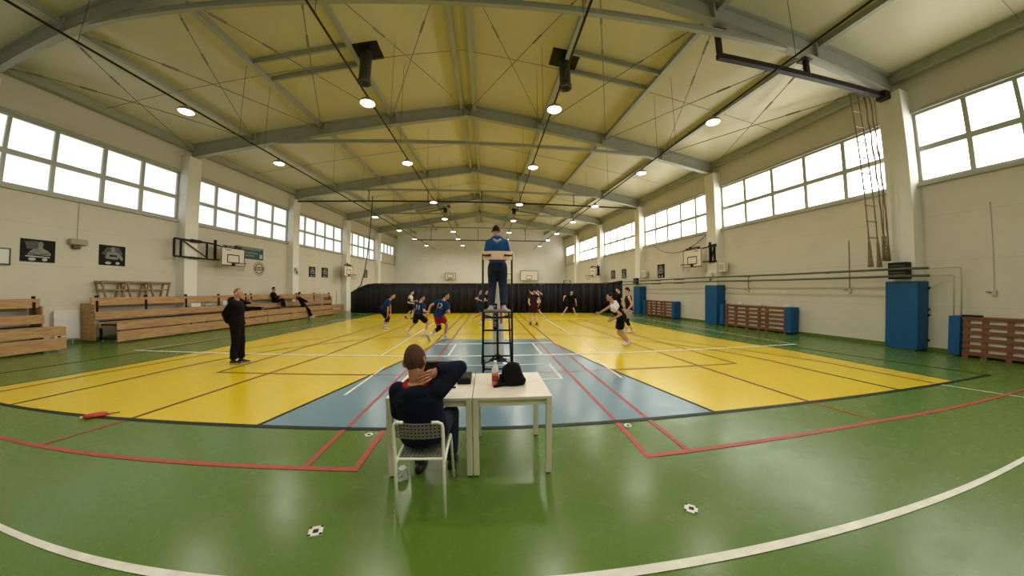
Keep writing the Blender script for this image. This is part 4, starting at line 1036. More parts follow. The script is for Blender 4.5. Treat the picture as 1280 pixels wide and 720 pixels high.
    return root, dict(A=A, L=Lg, up=up, f=fb, r=rb, hc=hc)
D = radians
JB = dict(top='jblue', bottom='blackc', sleeve=.62, shoe='shoe', sock='whitec')
human('player in blue jersey crouching with hands on knees, left by the curtain', (-4.25, 12.7), D(80),
      dict(pelvis=(-.13, 0, .8), neck=(.2, .0, 1.2), head=(.33, 0, 1.37), head_az=D(85), pitch=.0, handL=(.2, .14, .55), handR=(.15, -.13, .56), elbowL=(.5, .3, 0), elbowR=(.4, -.3, 0),
           footL=(-.17, .3, .09), footR=(.03, -.04, .085), toeR=(1, -.1, 0), toeL=(1, .2, -.2), palmL=(-.3, 0, -1), palmR=(-.3, 0, -1)), dict(JB, pads=(1, -1), hem=.85), S=.98)
human('player in white libero shirt with black arm sleeve standing near the curtain, left', (-4.28, 16.85), D(60),
      dict(pelvis=(0, 0, .84), neck=(.08, 0, 1.31), head=(.13, 0, 1.48), head_az=D(70), handL=(.28, .2, 1.0), handR=(.2, -.22, .92), elbowR=(-.6, -.5, -.3), footL=(-.24, .1, .14), footR=(.12, -.05, .09), toeL=(1, 0, -.5)),
      dict(top='whitec', bottom='blackc', sleeve=.6, armsleeve=(1,), shoe='shoeb', skin='skin2', hem=.8), S=.94)
human('player in blue jersey number 21 striding, hand reaching towards his team mate', (-2.4, 10.7), D(25),
      dict(pelvis=(-.02, 0, .73), neck=(.06, .03, 1.17), head=(.1, .05, 1.33), head_az=D(75), handR=(.32, .0, .86), elbowR=(.1, -.5, -.6), handL=(-.02, .28, .9), footR=(.18, 0, .12), footL=(-.46, .25, .16), kneeR=(.8, .6, 0), kneeL=(.1, .6, -.2), toeR=(1, .3, -.15), toeL=(.75, .3, -.8), palmR=(0, 1, -.2)),
      dict(JB, number='21', hem=.75), S=.93)
human('player in blue jersey number 12 and red shorts stepping, black knee pad', (-1.52, 9.66), D(35),
      dict(pelvis=(-.02, 0, .83), neck=(.13, .04, 1.27), head=(.19, .06, 1.42), head_az=D(75), handL=(-.36, -.02, .9), elbowL=(-.6, -.2, -.2), handR=(.2, .05, .93), elbowR=(.3, -.5, -.4), footL=(-.32, -.06, .2), footR=(.13, .25, .1), kneeL=(.5, .4, 0), kneeR=(.7, .6, 0), toeL=(.2, .4, -.75), toeR=(.7, .5, 0), palmL=(.4, 1, 0)),
      dict(JB, bottom='redc', number='12', pads=(-1,), hem=.62, binf=.016, top_low=-.085), S=1.0)
human('player in blue and white jersey at the net, left of the umpire ladder', (-.36, 14.0), D(75),
      dict(pelvis=(0, 0, .9), neck=(0, 0, 1.4), head=(.02, 0, 1.56), head_az=D(100), handL=(.12, .25, 1.1), handR=(.02, -.28, 1.14), elbowR=(-.4, -.3, -.5), elbowL=(-.3, .3, -.5), footL=(-.36, .32, .33), footR=(.0, -.02, .1), kneeL=(.5, 0, -.2), toeL=(.5, 0, -.8)),
      dict(JB, top='jblue', bottom='jblue', sleeve=.5, hem=.6), S=.99)
human('player in dark shirt at the net, seen through the umpire ladder', (-.12, 16.3), D(90),
      dict(pelvis=(0, 0, .86), neck=(0, 0, 1.36), head=(.03, 0, 1.53), handL=(.25, .15, 1.05), handR=(.15, -.22, 1.05), footL=(-.12, .12, .09), footR=(.15, -.1, .09)),
      dict(top='blackc', bottom='blackc', sleeve=.5, skin='skin2', hem=.8), S=.98)
human('player in dark jersey seen from behind, right of the umpire', (2.03, 13.8), D(-10),
      dict(pelvis=(0, 0, .86), neck=(-.02, .02, 1.4), head=(-.1, .05, 1.56), head_az=D(-30), handL=(-.12, -.02, .82), handR=(.26, .15, .9), elbowL=(-.6, -.5, 0), footL=(-.13, 0, .1), footR=(.15, -.02, .09)),
      dict(top='maroon', bottom='maroon', sleeve=.35, shoe='shoer', skin='skin2', hem=.6, inf=.028), S=1.02)
human('player with one forearm raised, half hidden behind the dark jersey player', (2.62, 16.5), D(-60),
      dict(pelvis=(.02, 0, .84), neck=(-.03, 0, 1.36), head=(-.08, 0, 1.53), handR=(.2, .1, 1.43), elbowR=(.3, 0, 1), handL=(-.2, -.2, 1.0), footL=(-.05, .0, .09), footR=(.4, .1, .12), toeR=(-.6, 0, -.4)),
      dict(top='whitec', bottom='blackc', sleeve=.3, skin='skin2', hem=.6), S=.98)
human('player in black with arms apart right in front of the curtain', (5.2, 19.1), D(-160),
      dict(pelvis=(.0, 0, .78), neck=(-.0, -.08, 1.28), head=(.02, -.14, 1.44), head_az=D(-170), handR=(-.5, -.15, 1.02), elbowR=(-.3, .3, .4), handL=(.3, -.15, .72), elbowL=(.5, .3, 0), footR=(-.5, 0, .09), footL=(.3, 0, .09), toeR=(-.8, -.6, 0), toeL=(.5, -.8, 0)),
      dict(top='blackc', bottom='blackc', sleeve=.6, skin='skin2', hem=.75, inf=.026), S=.97)
human('player in black and white jersey crouched on the right, arms reaching down', (3.75, 8.2), D(-65),
      dict(pelvis=(-.07, 0, .84), neck=(-.33, -.02, 1.23), head=(-.41, -.03, 1.4), head_az=D(-80), pitch=-.05, sh_az=D(-55), handR=(-.6, .32, .93), elbowR=(.2, .5, -.6), handL=(-.36, -.12, .8), elbowL=(.5, -.2, 0), footL=(.13, -.03, .14), footR=(.26, .24, .14), kneeL=(-1, 0, 0), kneeR=(-.8, .4, 0), toeL=(-.75, -.2, -.05), toeR=(-.8, .2, -.2), palmL=(0, 1, 0)),
      dict(top='whitec', panel='blackc', bottom='blackc', sleeve=.45, shoe='shoe', skin='skin', hem=.74, binf=.03, top_low=.02), S=.98)
human('player in dark sleeveless jersey with black knee pads, rightmost', (5.17, 10.8), D(-75),
      dict(pelvis=(0, 0, .87), neck=(-.05, 0, 1.39), head=(-.09, 0, 1.56), head_az=D(-80), handL=(-.13, -.12, .86), elbowL=(.6, -.2, 0), handR=(-.15, .15, .9), footL=(.11, -.03, .09), footR=(-.1, .1, .2), toeR=(-.6, 0, -.4)),
      dict(top='maroon', bottom='greyc', sleeve=0, pads=(-1, 1), skin='skin2', vol=1.16, hem=.6, inf=.024), S=1.0)
human('player in black shirt standing between the two players on the right', (6.4, 14.5), D(-70),
      dict(pelvis=(.02, 0, .88), neck=(0, 0, 1.42), head=(-.05, 0, 1.6), handL=(.05, -.2, .85), handR=(-.2, .15, .9), footL=(.03, -.08, .09), footR=(-.05, .1, .09)),
      dict(top='blackc', bottom='blackc', sleeve=.6, skin='skin2', hem=.8), S=1.04)
human('man in black hoodie with cropped hair standing on the left, hands behind back', (-5.5, 6.5), D(72),
      dict(pelvis=(-.0, 0, .893), neck=(-.03, 0, 1.365), head=(.03, 0, 1.535), head_az=D(78), pitch=-.08, handL=(-.17, .06, .86), handR=(-.2, .0, .9), elbowR=(-1, -.35, -.4), elbowL=(-1, .4, -.4), footL=(.0, .09, .08), footR=(-.05, -.08, .08), toeR=(1, .1, 0), toeL=(1, .35, 0), palmR=(-.4, 1, 0), palmL=(-1, 0, 0)),
      dict(top='blackc', bottom='blackc', sleeve=1.95, hem=1.95, shoe='shoeb', hair='hairshave', vol=1.015, low=.0, hood=1.5, top_name='hoodie', inf=.04, binf=.026), .014, S=.95)
# umpire
UZ = 1.2
human('umpire in blue hooded jacket standing on the ladder stand, seen from behind', (.17, 6.1), D(2),
      dict(base=UZ, pelvis=(.01, .02, UZ + .87), neck=(0, 0, UZ + 1.41), head=(-.015, .05, UZ + 1.585), head_az=D(20), pitch=.1, handL=(-.15, .22, UZ + 1.05), handR=(.17, .22, UZ + 1.05), elbowL=(-.25, -.6, -.5), elbowR=(.25, -.6, -.5), footL=(-.12, -.0, UZ + .08), footR=(.14, 0, UZ + .08), toeL=(-.25, 1, 0), toeR=(.25, 1, 0)),
      dict(top='rblue', bottom='navyp', sleeve=1.95, hem=1.96, shoe='shoe', skin='skin3', hair='hair', vol=1.03, low=-.03, hood=1, hood_mat='greyc', top_name='jacket', stripe=(1,), inf=.018, binf=.028), .014, S=.97)
# people on the bleacher
def bw(y, d, z): p = W('L', y, d, z); return p
def bench_person(label, y, pel, neck, head, fl, fr, hl, hr_, st, az, knee, S=.96, toe=None, **k):
    o = W('L', y, 0, 0); Q = lambda t: tuple(W('L', y + t[0], t[1], t[2]) - V((o.x, y, 0)))
    P = dict(base=pel[2] - .12, pelvis=Q(pel), neck=Q(neck), head=Q(head), footL=Q(fl), footR=Q(fr), handL=Q(hl), handR=Q(hr_), kneeL=knee, kneeR=knee, **k)
    if toe: P['toeL'] = P['toeR'] = toe
    return human(label, (o.x, y), az, P, st, .016, S)
BS = dict(top='blackc', bottom='blackc', sleeve=1.95, hem=1.94, shoe='shoeb', top_name='jacket')
bench_person('person in black jacket sitting high on the bleacher, leaning back, arms folded', 16.1, (0, .52, 1.04), (-.12, .42, 1.5), (-.1, .46, 1.67), (.32, .86, .72), (.1, .92, .72), (.12, .68, 1.25), (.05, .7, 1.22), BS, D(70), (.4, .4, .8), hood=None) if False else None
bench_person('person in black jacket sitting high on the bleacher, leaning back, arms folded', 16.1, (0, .52, 1.04), (-.12, .5, 1.5), (-.1, .55, 1.66), (.32, .86, .72), (.1, .92, .72), (.12, .74, 1.25), (.05, .76, 1.22), BS, D(70), (.4, .4, .8))
bench_person('person in black jacket sitting low on the bleacher, legs stretched to the floor', 17.35, (0, 1.27, .765), (-.14, 1.08, 1.22), (-.12, 1.12, 1.38), (.3, 1.6, .09), (.14, 1.63, .09), (.2, 1.42, .92), (.12, 1.48, .9), dict(BS, shoe='shoe', hair='hair'), D(60), (.5, .3, 1), toe=(1, .5, 0))
r_, i_ = bench_person('person in black with stretched legs on the bleacher, mostly behind standing man', 13.85, (0, .8, .77), (-.25, .72, 1.2), (-.22, .8, 1.36), (1.0, .98, .72), (.98, 1.1, .72), (.25, .9, 1.0), (.2, .95, 1.0), BS, D(15), (.3, .1, 1), toe=(.1, .8, .6))

# ------------------------------------------------------------------ umpire stand, net
t = thing('umpire_stand', (.17, 6.1, 0), 'black tubular umpire ladder stand with curved wooden rail', 'umpire stand')
xa, xb = -.105, .445
for x in (xa, xb):
    mb = MB(); mb.tube([(x, 5.72, 0), (x, 5.85, 1.17), (x, 5.86, 2.3)], .019, 8); mb.build('side_rail', M['black'], t, True)
for z in (.12, .36, .6, .84, 1.08):
    y = 5.72 + .13 * z / 1.17; mb = MB(); mb.tube([(xa, y, z), (xb, y, z)], .017, 8); mb.build('rung', M['black'], t, True)
mb = MB(); mb.box(xa, xb, 5.84, 6.5, 1.165, 1.195); mb.build('platform', M['grey3'], t, bevel=.006)
for x in (xa + .02, xb - .02):
    mb = MB(); mb.tube([(x, 6.48, 1.17), (x + (.06 if x > .1 else -.06), 6.62, .0)], .018, 8); mb.build('front_leg', M['black'], t, True)
    mb = MB(); mb.tube([(x, 5.73, .1), (x, 6.6, .1)], .015, 8); mb.build('base_bar', M['black'], t, True)
mb = MB(); mb.tube([(.17, 5.77, .35), (.17, 5.84, 1.17)], .02, 8); mb.tube([(xa, 5.86, 1.13), (.17, 5.95, 1.05), (xb, 5.86, 1.13)], .014, 7); mb.build('centre_bar', M['black'], t, True)
for s in (-1, 1):
    mb = MB(); mb.tube([(.17 + s * .03, 5.78, .38), (.17 + s * .16, 6.0, .2), (.17 + s * .26, 6.3, .1)], .014, 7); mb.build('brace', M['black'], t, True)
mb = MB(); n = 16; rg = []
for k in range(n + 1):
    a = pi * (.08 + .84 * k / n); x = .17 - .3 * cos(a); y = 5.93 - .16 * sin(a); nx, ny = -cos(a), -sin(a)
    rg.append([(x, y, 2.17), (x + nx * .018, y + ny * .018, 2.17), (x + nx * .018, y + ny * .018, 2.33), (x, y, 2.33)])
mb.loft(rg); mb.build('wooden_rail', M['band'], t)
for x, s in ((xa, 1), (xb, -1)):
    mb = MB(); mb.bar((x, 5.8, 2.25), (x + s * .13, 5.745, 2.25), .02, .025); mb.cap((x + s * .13, 5.745, 2.25), (x + s * .135, 5.742, 2.25), .02, .02, 8); mb.build('rail_bolt', M['black'], t)
t = thing('net_post', (.22, 7.0, 0), 'white padded volleyball net post behind the umpire stand', 'net post', 'net posts')
mb = MB(); mb.tube([(.22, 7.0, 0), (.22, 7.0, 2.4)], .045, 12); mb.build('tube', M['white_metal'], t, True)
mb = MB(); mb.lathe([(.05, .1), (.125, .1), (.13, .13), (.13, 1.88), (.125, 1.9), (.05, 1.9)], (.22, 7.0, 0), 24); mb.build('cushion', M['whitec'], t, True)
mb = MB(); mb.loft([[(.22 + .133 * sin(a), 7.0 - .133 * cos(a), z) for a in [-1.15 + .95 * k / 8 for k in range(9)]] + [(.22 + .12 * sin(a), 7.0 - .12 * cos(a), z) for a in [-.2 - .95 * k / 8 for k in range(9)]] for z in (.72, 1.3)]); mb.build('dark_print', M['blackc'], t)
mb = MB()
for k in range(7):
    z = .79 + k * .072; a = -.62; c = V((.22 + .137 * sin(a), 7.0 - .137 * cos(a), z)); tx = V((cos(a), sin(a), 0))
    pts = [c + tx * .03 * cos(q) + V((0, 0, .024 * sin(q))) for q in [2 * pi * j / 12 for j in range(12 if k % 2 else 9)]]
    mb.tube(pts, .006, 5, closed=bool(k % 2))
mb.build('print_letters', M['whitec'], t)
mb = MB(); mb.loft([[(.22 + .133 * sin(a), 7.0 - .133 * cos(a), z) for a in [.3 + .5 * k / 6 for k in range(7)]] + [(.22 + .12 * sin(a), 7.0 - .12 * cos(a), z) for a in [.8 - .5 * k / 6 for k in range(7)]] for z in (.85, 1.32)]); mb.build('red_print', M['flagred'], t)
mb = MB(); mb.lathe([(.02, 0), (.2, 0), (.2, .02), (.06, .05), (.05, .1)], (.22, 7.0, 0), 20); mb.build('base', M['black'], t, True)
t = thing('net_post', (.22, 16.9, 0), 'white volleyball net post at the far sideline by the curtain', 'net post', 'net posts')
mb = MB(); mb.tube([(.22, 16.9, 0), (.22, 16.9, 2.4)], .045, 12); mb.build('tube', M['white_metal'], t, True)
mb = MB(); mb.lathe([(.05, .1), (.125, .1), (.13, .13), (.13, 1.88), (.125, 1.9), (.05, 1.9)], (.22, 16.9, 0), 20); mb.build('cushion', M['whitec'], t, True)
t = thing('volleyball_net', (.22, 12, 1.4), 'volleyball net seen end-on between its two posts', 'net')
mb = MB(); y0, y1, z0, z1 = 7.2, 16.7, 1.36, 2.34
k = 0
while y0 + k * .1 <= y1: y = y0 + k * .1; mb.box(.219, .221, y - .0012, y + .0012, z0, z1); k += 1
for k in range(11): z = z0 + (z1 - z0) * k / 10; mb.box(.219, .221, y0, y1, z - .0012, z + .0012)
mb.build('mesh', M['netblack'], t)
mb = MB(); mb.box(.212, .228, y0, y1, z1 - .005, z1 + .06); mb.build('top_band', M['whitec'], t)
mb = MB(); mb.box(.215, .225, y0, y1, z0 - .04, z0); mb.build('bottom_band', M['whitec'], t)
for z in (z0 - .02, z1 + .03):
    for a, b in ((7.0, y0), (y1, 16.9)): mb = MB(); mb.tube([(.22, a, z), (.22, b, z)], .004, 5); mb.build('tension_rope', M['black'], t)

# ------------------------------------------------------------------ tables
TZ = .705
def table(x0, x1, ya, yb, label):
    t = thing('desk', ((x0 + x1) / 2, (ya + yb) / 2, 0), label, 'table', 'white scorer tables')
    mb = MB(); mb.box(x0, x1, ya, yb, TZ - .025, TZ); mb.build('table_top', M['table'], t, bevel=.004)
    mb = MB()
    for a, b, c, d in ((x0 + .02, x1 - .02, ya + .03, ya + .05), (x0 + .02, x1 - .02, yb - .05, yb - .03), (x0 + .03, x0 + .05, ya + .03, yb - .03), (x1 - .05, x1 - .03, ya + .03, yb - .03)): mb.box(a, b, c, d, TZ - .085, TZ - .025)
    mb.build('apron', M['tableleg'], t)
    for x in (x0 + .025, x1 - .025):
        for y in (ya + .025, yb - .025):
            mb = MB(); mb.box(x - .024, x + .024, y - .024, y + .024, .012, TZ - .0255); l = mb.build('leg', M['tableleg'], t, bevel=.003)
            mb = MB(); mb.lathe([(.004, 0), (.02, 0), (.02, .012), (.004, .012)], (x, y, 0), 12); mb.build('foot_cap', M['black'], l)
table(-.86, -.143, 2.53, 3.3, 'white table with scoreboard, in front of the seated scorer')
table(-.137, .535, 2.53, 3.3, 'white table carrying red drink bottle and black bag')
t = thing('scoreboard', (-.62, 3.1, TZ), 'black electronic scoreboard with dim red digits on the table', 'scoreboard')
mb = MB(); mb.loft([[(-.7, y0, z), (-.37, y0, z), (-.37, y1, z), (-.7, y1, z)] for y0, y1, z in ((3.03, 3.17, TZ + .004), (3.05, 3.14, TZ + .185))]); mb.build('case', M['score'], t, bevel=.012)
mb = MB()
def seg(x, z, pat, h=.09, w=.05):
    P = lambda u, v: (x + u * w, 3.034 + .02 * (z + v * h - TZ) / .18 - .003, z + v * h)
    S7 = {'a': ((0, 1), (1, 1)), 'b': ((1, .5), (1, 1)), 'c': ((1, 0), (1, .5)), 'd': ((0, 0), (1, 0)), 'e': ((0, 0), (0, .5)), 'f': ((0, .5), (0, 1)), 'g': ((0, .5), (1, .5))}
    mb = MB()
    for q in pat: a, b = S7[q]; mb.bar(P(*a), P(*b), .006, .004)
    mb.build('digit', M['redled'], t)
seg(-.56, TZ + .05, 'ef'); seg(-.47, TZ + .05, 'adef'); seg(-.66, TZ + .05, 'bc')
for x in (-.66, -.41):
    mb = MB(); mb.box(x - .02, x + .02, 3.05, 3.15, TZ, TZ + .006); mb.build('foot', M['black'], t)
t = thing('control_console', (-.23, 3.02, TZ), 'small black control box on the table beside the elbow', 'console')
mb = MB(); mb.loft([[(-.3, 2.9, TZ + z), (-.17, 2.9, TZ + z), (-.17, 3.12, TZ + z * q), (-.3, 3.12, TZ + z * q)] for z, q in ((.0, 1), (.055, 1.25))]); mb.build('case', M['score'], t, bevel=.008)
mb = MB()
for i in range(3):
    for j in range(3): x = -.28 + i * .035; y = 2.94 + j * .05; z = TZ + .056 + .01375 * (y - 2.9) / .22; mb = MB(); mb.box(x, x + .02, y, y + .02, z, z + .006); mb.build('button', M['grey3'], t)
mb = MB(); mb.tube([(-.36, 2.79, TZ + .008), (-.3, 2.8, TZ + .008)], .008, 8); tag(mb.build('pen_cap', M['black'], None, True), 'tiny black pen cap lying on the left table', 'cap')
mb = MB(); mb.box(-.42, -.2, 2.56, 2.68, TZ, TZ + .002); tag(mb.build('paper_sheet', M['whitec']), 'sheet of paper at the near edge of the left table', 'paper')
t = thing('drink_bottle', (.06, 2.86, TZ), 'clear plastic bottle with red drink on the right table', 'bottle')
c = (.06, 2.86, TZ)
mb = MB(); mb.lathe([(.004, .004), (.028, .0), (.032, .01), (.032, .12), (.031, .125), (.004, .125)], c, 20); mb.build('drink', M['pink'], t, True)
mb = MB(); mb.lathe([(.0322, .125), (.0325, .14), (.03, .165), (.018, .195), (.013, .205), (.013, .22), (.004, .22)], c, 20); mb.build('bottle_shoulder', M['clear'], t, True)
mb = MB(); mb.lathe([(.0325, .045), (.0331, .046), (.0331, .098), (.0325, .1)], c, 20); mb.build('label', M['bottlelabel'], t, True)
mb = MB(); mb.lathe([(.015, .212), (.0155, .213), (.0155, .235), (.004, .237)], c, 16); mb.build('cap', M['white'], t, True)
t = thing('black_bag', (.22, 2.9, TZ), 'slumped black cloth bag on the right table beside bottle', 'bag')
mb = MB(); rg = []
for z, rx, ry, dx in ((.002, .115, .085, .005), (.02, .122, .095, .004), (.06, .112, .088, 0), (.11, .098, .075, -.005), (.155, .088, .065, -.006), (.185, .07, .055, -.004), (.2, .04, .035, 0), (.203, .005, .005, 0)):
    rg.append([(.225 + dx + rx * cos(a) * (1 + .04 * sin(5 * a + z * 30)), 2.9 + ry * sin(a) * (1 + .05 * cos(3 * a)), TZ + z + .006 * sin(4 * a) * (z > .02)) for a in [2 * pi * j / 28 for j in range(28)]])
mb.loft(rg); mb.build('cloth', M['bag'], t, True)
mb = MB(); mb.tube([(.11, 2.88, TZ + .1), (.105, 2.84, TZ + .05), (.09, 2.8, TZ + .014), (.05, 2.79, TZ + .012), (.09, 2.815, TZ + .012), (.16, 2.83, TZ + .02)], [.012, .014, .014, .012, .014, .02], 8); mb.build('strap', M['bag'], t, True)
mb = MB(); mb.ell((.3, 2.86, TZ + .045), (V((.05, 0, 0)), V((0, .05, 0)), V((0, 0, .042)))); mb.build('side_pocket', M['bag'], t, True)
mb = MB(); rg = []
random.seed(3)
for z in (0.002, .03, .06, .085, .1):
    rg.append([(-.74 + .06 * cos(a) * (.6 + .5 * random.random()) * (1 - z * 4 if z > .05 else 1), 2.52 + .05 * sin(a) * (.6 + .5 * random.random()), z) for a in [2 * pi * j / 12 for j in range(12)]])
mb.loft(rg); tag(mb.build('crumpled_film', M['film']), 'crumpled clear plastic wrapper on the floor under the left table', 'wrapper')

# ------------------------------------------------------------------ chair
t = thing('chair', (-.485, 2.28, 0), 'grey perforated plastic chair with pale tube legs under the scorer', 'chair')
cx = -.485; hw = .168
def perforated(mb, P, nu, nv, hole=.55, th=None):
    """plate made of bars around a grid of holes; P(u,v,w) maps to space, w 0..1 through the thickness"""
    us = [0]; vs = [0]
    for k in range(nu): us += [(k + .5 - hole / 2 + .6) / (nu + .2) - .0 if False else (k + .6 - hole / 2) / (nu + .2), (k + .6 + hole / 2) / (nu + .2)]
    for k in range(nv): vs += [(k + .6 - hole / 2) / (nv + .2), (k + .6 + hole / 2) / (nv + .2)]
    us.append(1); vs.append(1)
    for i in range(len(us) - 1):
        for j in range(len(vs) - 1):
            if i % 2 == 1 and j % 2 == 1: continue
            mb.hexa([P(us[a], vs[b], 0) for a, b in ((i, j), (i + 1, j), (i + 1, j + 1), (i, j + 1))] + [P(us[a], vs[b], 1) for a, b in ((i, j), (i + 1, j), (i + 1, j + 1), (i, j + 1))])
mb = MB()
perforated(mb, lambda u, v, w: (cx - hw + .012 + (2 * hw - .024) * u, 2.085 - .045 * (1 - (2 * u - 1) ** 2) - .02 * v + (w - .5) * .008, .585 + .115 * v + .008 * (1 - (2 * u - 1) ** 2)), 12, 4)
mb.build('backrest', M['chair'], t)
mb = MB()
perforated(mb, lambda u, v, w: (cx - .155 + .31 * u, 2.13 + .37 * v, .422 + .012 * v - .025 * sin(pi * u) * sin(pi * min(1, v * 1.2)) + (w - 1) * .009), 11, 12)
mb.build('seat', M['chair'], t)
for s in (-1, 1):
    x = cx + s * hw
    mb = MB(); mb.tube([(x, 2.05, 0), (x, 2.07, .42), (x, 2.065, .66), (x - s * .006, 2.062, .69), (x - s * .03, 2.05, .706), (x - s * .07, 2.035, .712)], .0115, 9); mb.build('rear_leg', M['chairleg'], t, True)
    mb = MB(); mb.tube([(x + s * .01, 2.54, 0), (x, 2.49, .4), (x, 2.46, .425), (x, 2.3, .418), (x, 2.07, .40)], .011, 9); mb.build('front_leg', M['chairleg'], t, True)
for a, b in ((2.12, .405), (2.46, .415)): mb = MB(); mb.tube([(cx - hw, a, b), (cx + hw, a, b)], .009, 8); mb.build('cross_bar', M['chairleg'], t)

# ------------------------------------------------------------------ seated scorer
def scorer():
    S = .9; vox = .0075
    x0, y0 = -.49, 2.32
    root = thing('person', (x0, y0, .44), 'seated scorer in navy hoodie, red collar, right hand on his neck', 'person')
    az = D(-4); f = V((sin(az), cos(az), 0)); r = V((cos(az), -sin(az), 0))
    pel = V((-.5, 2.32, .53)); neck = V((-.535, 2.27, .915))
    hc = V((-.548, 2.3, 1.075)); hf, hr, hu = head_frame(D(14), .12, D(-11) * -1)
    prof = [(-.1, .14, .12, 0), (-.04, .185, .14, 0), (.05, .18, .135, 0), (.18, .17, .125, -.005), (.3, .178, .125, -.012), (.38, .182, .118, -.012), (.44, .165, .1, -.008), (.485, .115, .08, -.004), (.515, .06, .058, 0)]
    rings, up, fb, rb = torso_rings(pel, neck, r, f, prof, S)
    shR = V((-.385, 2.27, .865)); shL = V((-.675, 2.29, .845))
    elR = V((-.228, 2.41, .992)); wrR = V((-.38, 2.29, 1.005))
    elL = V((-.72, 2.42, .63)); wrL = V((-.6, 2.62, .74))
    body = MB(); body.loft(rings)
    body.cap(neck - up * .05, hc - hu * .06 - hf * .025, .054, .049, 14)
    for a, e, w in ((shR, elR, wrR), (shL, elL, wrL)):
        body.cap(a, e, .05, .04, 12); body.cap(e, w, .04, .027, 12)
    add_head(body, hc, hf, hr, hu, 1.0)
    for s, kx in ((-1, -.62), (1, -.34)):
        h = pel + rb * .085 * s + V((0, 0, -.02)); k = V((kx, 2.74, .5)); an = V((kx + .0, 2.66 if s < 0 else 2.72, .08))
        body.cap(h, k, .078, .052, 12); body.cap(k, an, .052, .036, 12)
    # right hand: palm against the side of the neck, fingers wrapped round the back
    pc = wrR + V((-.045, -.03, -.022))
    body.cap(wrR, pc, .024, .03, 10)
    body.ell(wrR.lerp(pc, .9), (V((.042, .0, .012)), V((-.004, .016, 0)), V((-.012, 0, .036))), 12, 8)
    nb = V((-.53, 2.285, .985))
    fing = MB()
    base = [V((-.42, 2.252, 1.012)), V((-.43, 2.242, .992)), V((-.432, 2.236, .971)), V((-.428, 2.235, .950))]
    tip = [V((-.492, 2.216, .992)), V((-.503, 2.208, .967)), V((-.5, 2.203, .943)), V((-.484, 2.203, .922))]
    for b, e in zip(base, tip):
        m1 = b.lerp(e, .4) + V((.002, -.016, .005)); m2 = b.lerp(e, .75) + V((-.002, -.011, .0))
        fing.cap(b.lerp(V((-.4, 2.27, .985)), .35), b, .009, .0094, 10); fing.cap(b, m1, .0094, .0086, 10); fing.cap(m1, m2, .0086, .008, 10); fing.cap(m2, e, .008, .007, 10)
        fing.ell(e + V((.006, -.0075, .001)), (V((.005, 0, .001)), V((0, .0018, 0)), V((-.001, 0, .004))), 8, 6)
    th = [V((-.412, 2.262, .965)), V((-.438, 2.262, .935)), V((-.465, 2.25, .918))]
    body.cap(th[0], th[1], .012, .0105, 8); body.cap(th[1], th[2], .0105, .0085, 8)
    hand(body, wrL, (wrL - elL), V((0, 0, -1)), 1, .92, .15)
    b = remesh(body, .0055, 2, .4)
    b.add(fing.v, fing.f); b.build('body', M['skin3'], root, True)
    eyes(hc, hf, hr, hu, 1.0, root)
    h = hair_mb(hc, hf, hr, hu, 1.0, 1.05, -.088); h.build('hair', M['hairbrown'], root, True)
    top = MB(); i = .022
    tr, *_ = torso_rings(pel, neck, r, f, [(-.07, .2, .16, 0)] + [(t_, w + i, d + i, fo) for t_, w, d, fo in prof[1:-1]] + [(.5, .105, .09, 0)], S); top.loft(tr)
    top.cap(shL, shR, .06, .06, 14)
    for a, e, w in ((shR, elR, wrR), (shL, elL, wrL)):
        top.cap(a, e, .084 if a is shR else .074, .06, 14); q = e.lerp(w, 1.08 if a is shR else .95)
        top.cap(e, e.lerp(w, .5), .06, .055, 14); cone(top, e.lerp(w, .4), q, .056, .047)
    for k in range(3):                                      # cloth gathered at the raised elbow and the waist
        q = shR.lerp(elR, .35 + .2 * k); top.tube([q + V((.0, -.05, .05)), q + V((.01, -.066, -.0)), q + V((.02, -.05, -.05))], .02, 8)
    top.ell(neck - fb * .075 - up * .05, (rb * .12, fb * .05, up * .06)); 
    tm = remesh(top, .009, 4, .5); to = tm.build('hoodie', M['navy'], root, True)
    rc = MB(); rg = []
    for k in range(20):
        a = 2 * pi * k / 20; o = rb * cos(a) + fb * sin(a)
        c = neck + up * .005; rg.append(c + rb * cos(a) * .082 + fb * sin(a) * .074 - up * .012 * (1 - sin(a)))
    rc.tube(rg, .024, 10, closed=True)
    rc.tube([p - up * .014 + (p - neck) * .16 for p in rg], .018, 8, closed=True)
    rc.build('red_collar', M['redc'], root, True)
    bot = MB()
    br, *_ = torso_rings(pel, neck, r, f, [(-.115, .15, .13, 0), (-.05, .205, .16, 0), (.05, .2, .15, 0), (.1, .18, .14, 0)], S); bot.loft(br)
    for s, kx in ((-1, -.62), (1, -.34)):
        hh = pel + rb * .085 * s + V((0, 0, -.02)); k = V((kx, 2.74, .5)); an = V((kx, 2.66 if s < 0 else 2.72, .08))
        bot.cap(hh, k, .1, .072, 14); bot.cap(k, an.lerp(k, .4), .072, .064, 14); cone(bot, an.lerp(k, .4), an.lerp(k, .12), .064, .055)
    remesh(bot, .01, 4).build('trousers', M['navyp'], root, True)
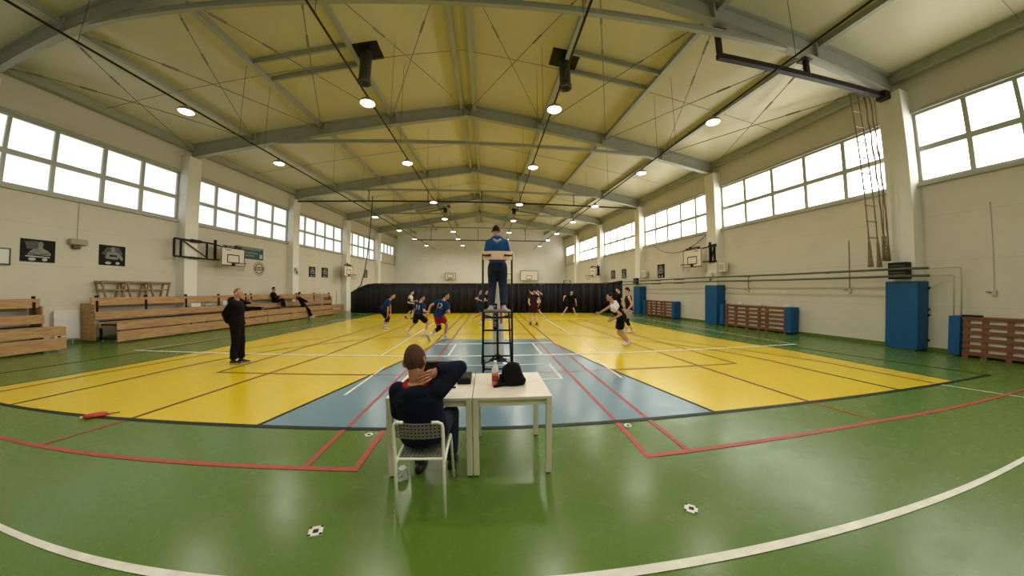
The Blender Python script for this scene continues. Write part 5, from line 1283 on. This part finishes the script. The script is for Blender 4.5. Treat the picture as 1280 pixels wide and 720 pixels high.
    for s, kx in ((-1, -.62), (1, -.34)):
        an = V((kx, 2.66 if s < 0 else 2.72, .075)); sh = MB(); secs = []
        for q, w, h2 in ((-.075, .022, .05), (-.06, .034, .075), (-.02, .037, .085), (.04, .036, .07), (.09, .044, .05), (.14, .043, .04), (.175, .03, .03), (.185, .012, .02)):
            c = an + V((0, q, -.075)); secs.append([c + V((a * w, 0, bq * h2)) for a, bq in ((-1, .12), (-.75, .02), (.75, .02), (1, .12), (1, .5), (.65, .95), (0, 1.02), (-.65, .95), (-1, .5))])
        sh.loft(secs); sh.cap(an, an + V((0, 0, .04)), .045, .043, 10); sh.build('shoe', M['shoeb'], root, True)
scorer()
# ------------------------------------------------------------------ world, camera, view
w = bpy.data.worlds.new('world'); SC.world = w; w.use_nodes = True
w.node_tree.nodes['Background'].inputs['Color'].default_value = (.8, .9, 1, 1); w.node_tree.nodes['Background'].inputs['Strength'].default_value = 1.
cd = bpy.data.cameras.new('camera'); cam = bpy.data.objects.new('camera', cd); COL.objects.link(cam)
R3 = Matrix.Rotation(-7.63764423e-02, 3, 'Z') @ Matrix.Rotation(6.33111348e-03, 3, 'X') @ Matrix.Rotation(1.62175524e-03, 3, 'Y')
R = Matrix((R3.col[0], R3.col[2], -R3.col[1])).transposed()
cam.matrix_world = Matrix.Translation((0, 0, 1.6)) @ R.to_4x4()
# wide-angle action lens: angle = polynomial of the distance from the picture centre
cd.type = 'PANO'; cd.panorama_type = 'FISHEYE_LENS_POLYNOMIAL'; cd.sensor_width = 36; cd.sensor_fit = 'HORIZONTAL'; cd.fisheye_fov = radians(179)
s = 18.
cd.fisheye_polynomial_k0 = 0; cd.fisheye_polynomial_k1 = -1.65668938 / s; cd.fisheye_polynomial_k2 = -.0470502974 / s ** 2
cd.fisheye_polynomial_k3 = 1.12685592 / s ** 3; cd.fisheye_polynomial_k4 = -.599823238 / s ** 4
cd.clip_start = .05; cd.clip_end = 200
SC.camera = cam
SC.view_settings.view_transform = 'Standard'; SC.view_settings.look = 'None'; SC.view_settings.gamma = 1; SC.view_settings.use_curve_mapping = False
SC.view_settings.exposure = EXPO
SC.cycles.use_denoising = True
SC.cycles.max_bounces = 10; SC.cycles.diffuse_bounces = 6; SC.cycles.sample_clamp_indirect = 6
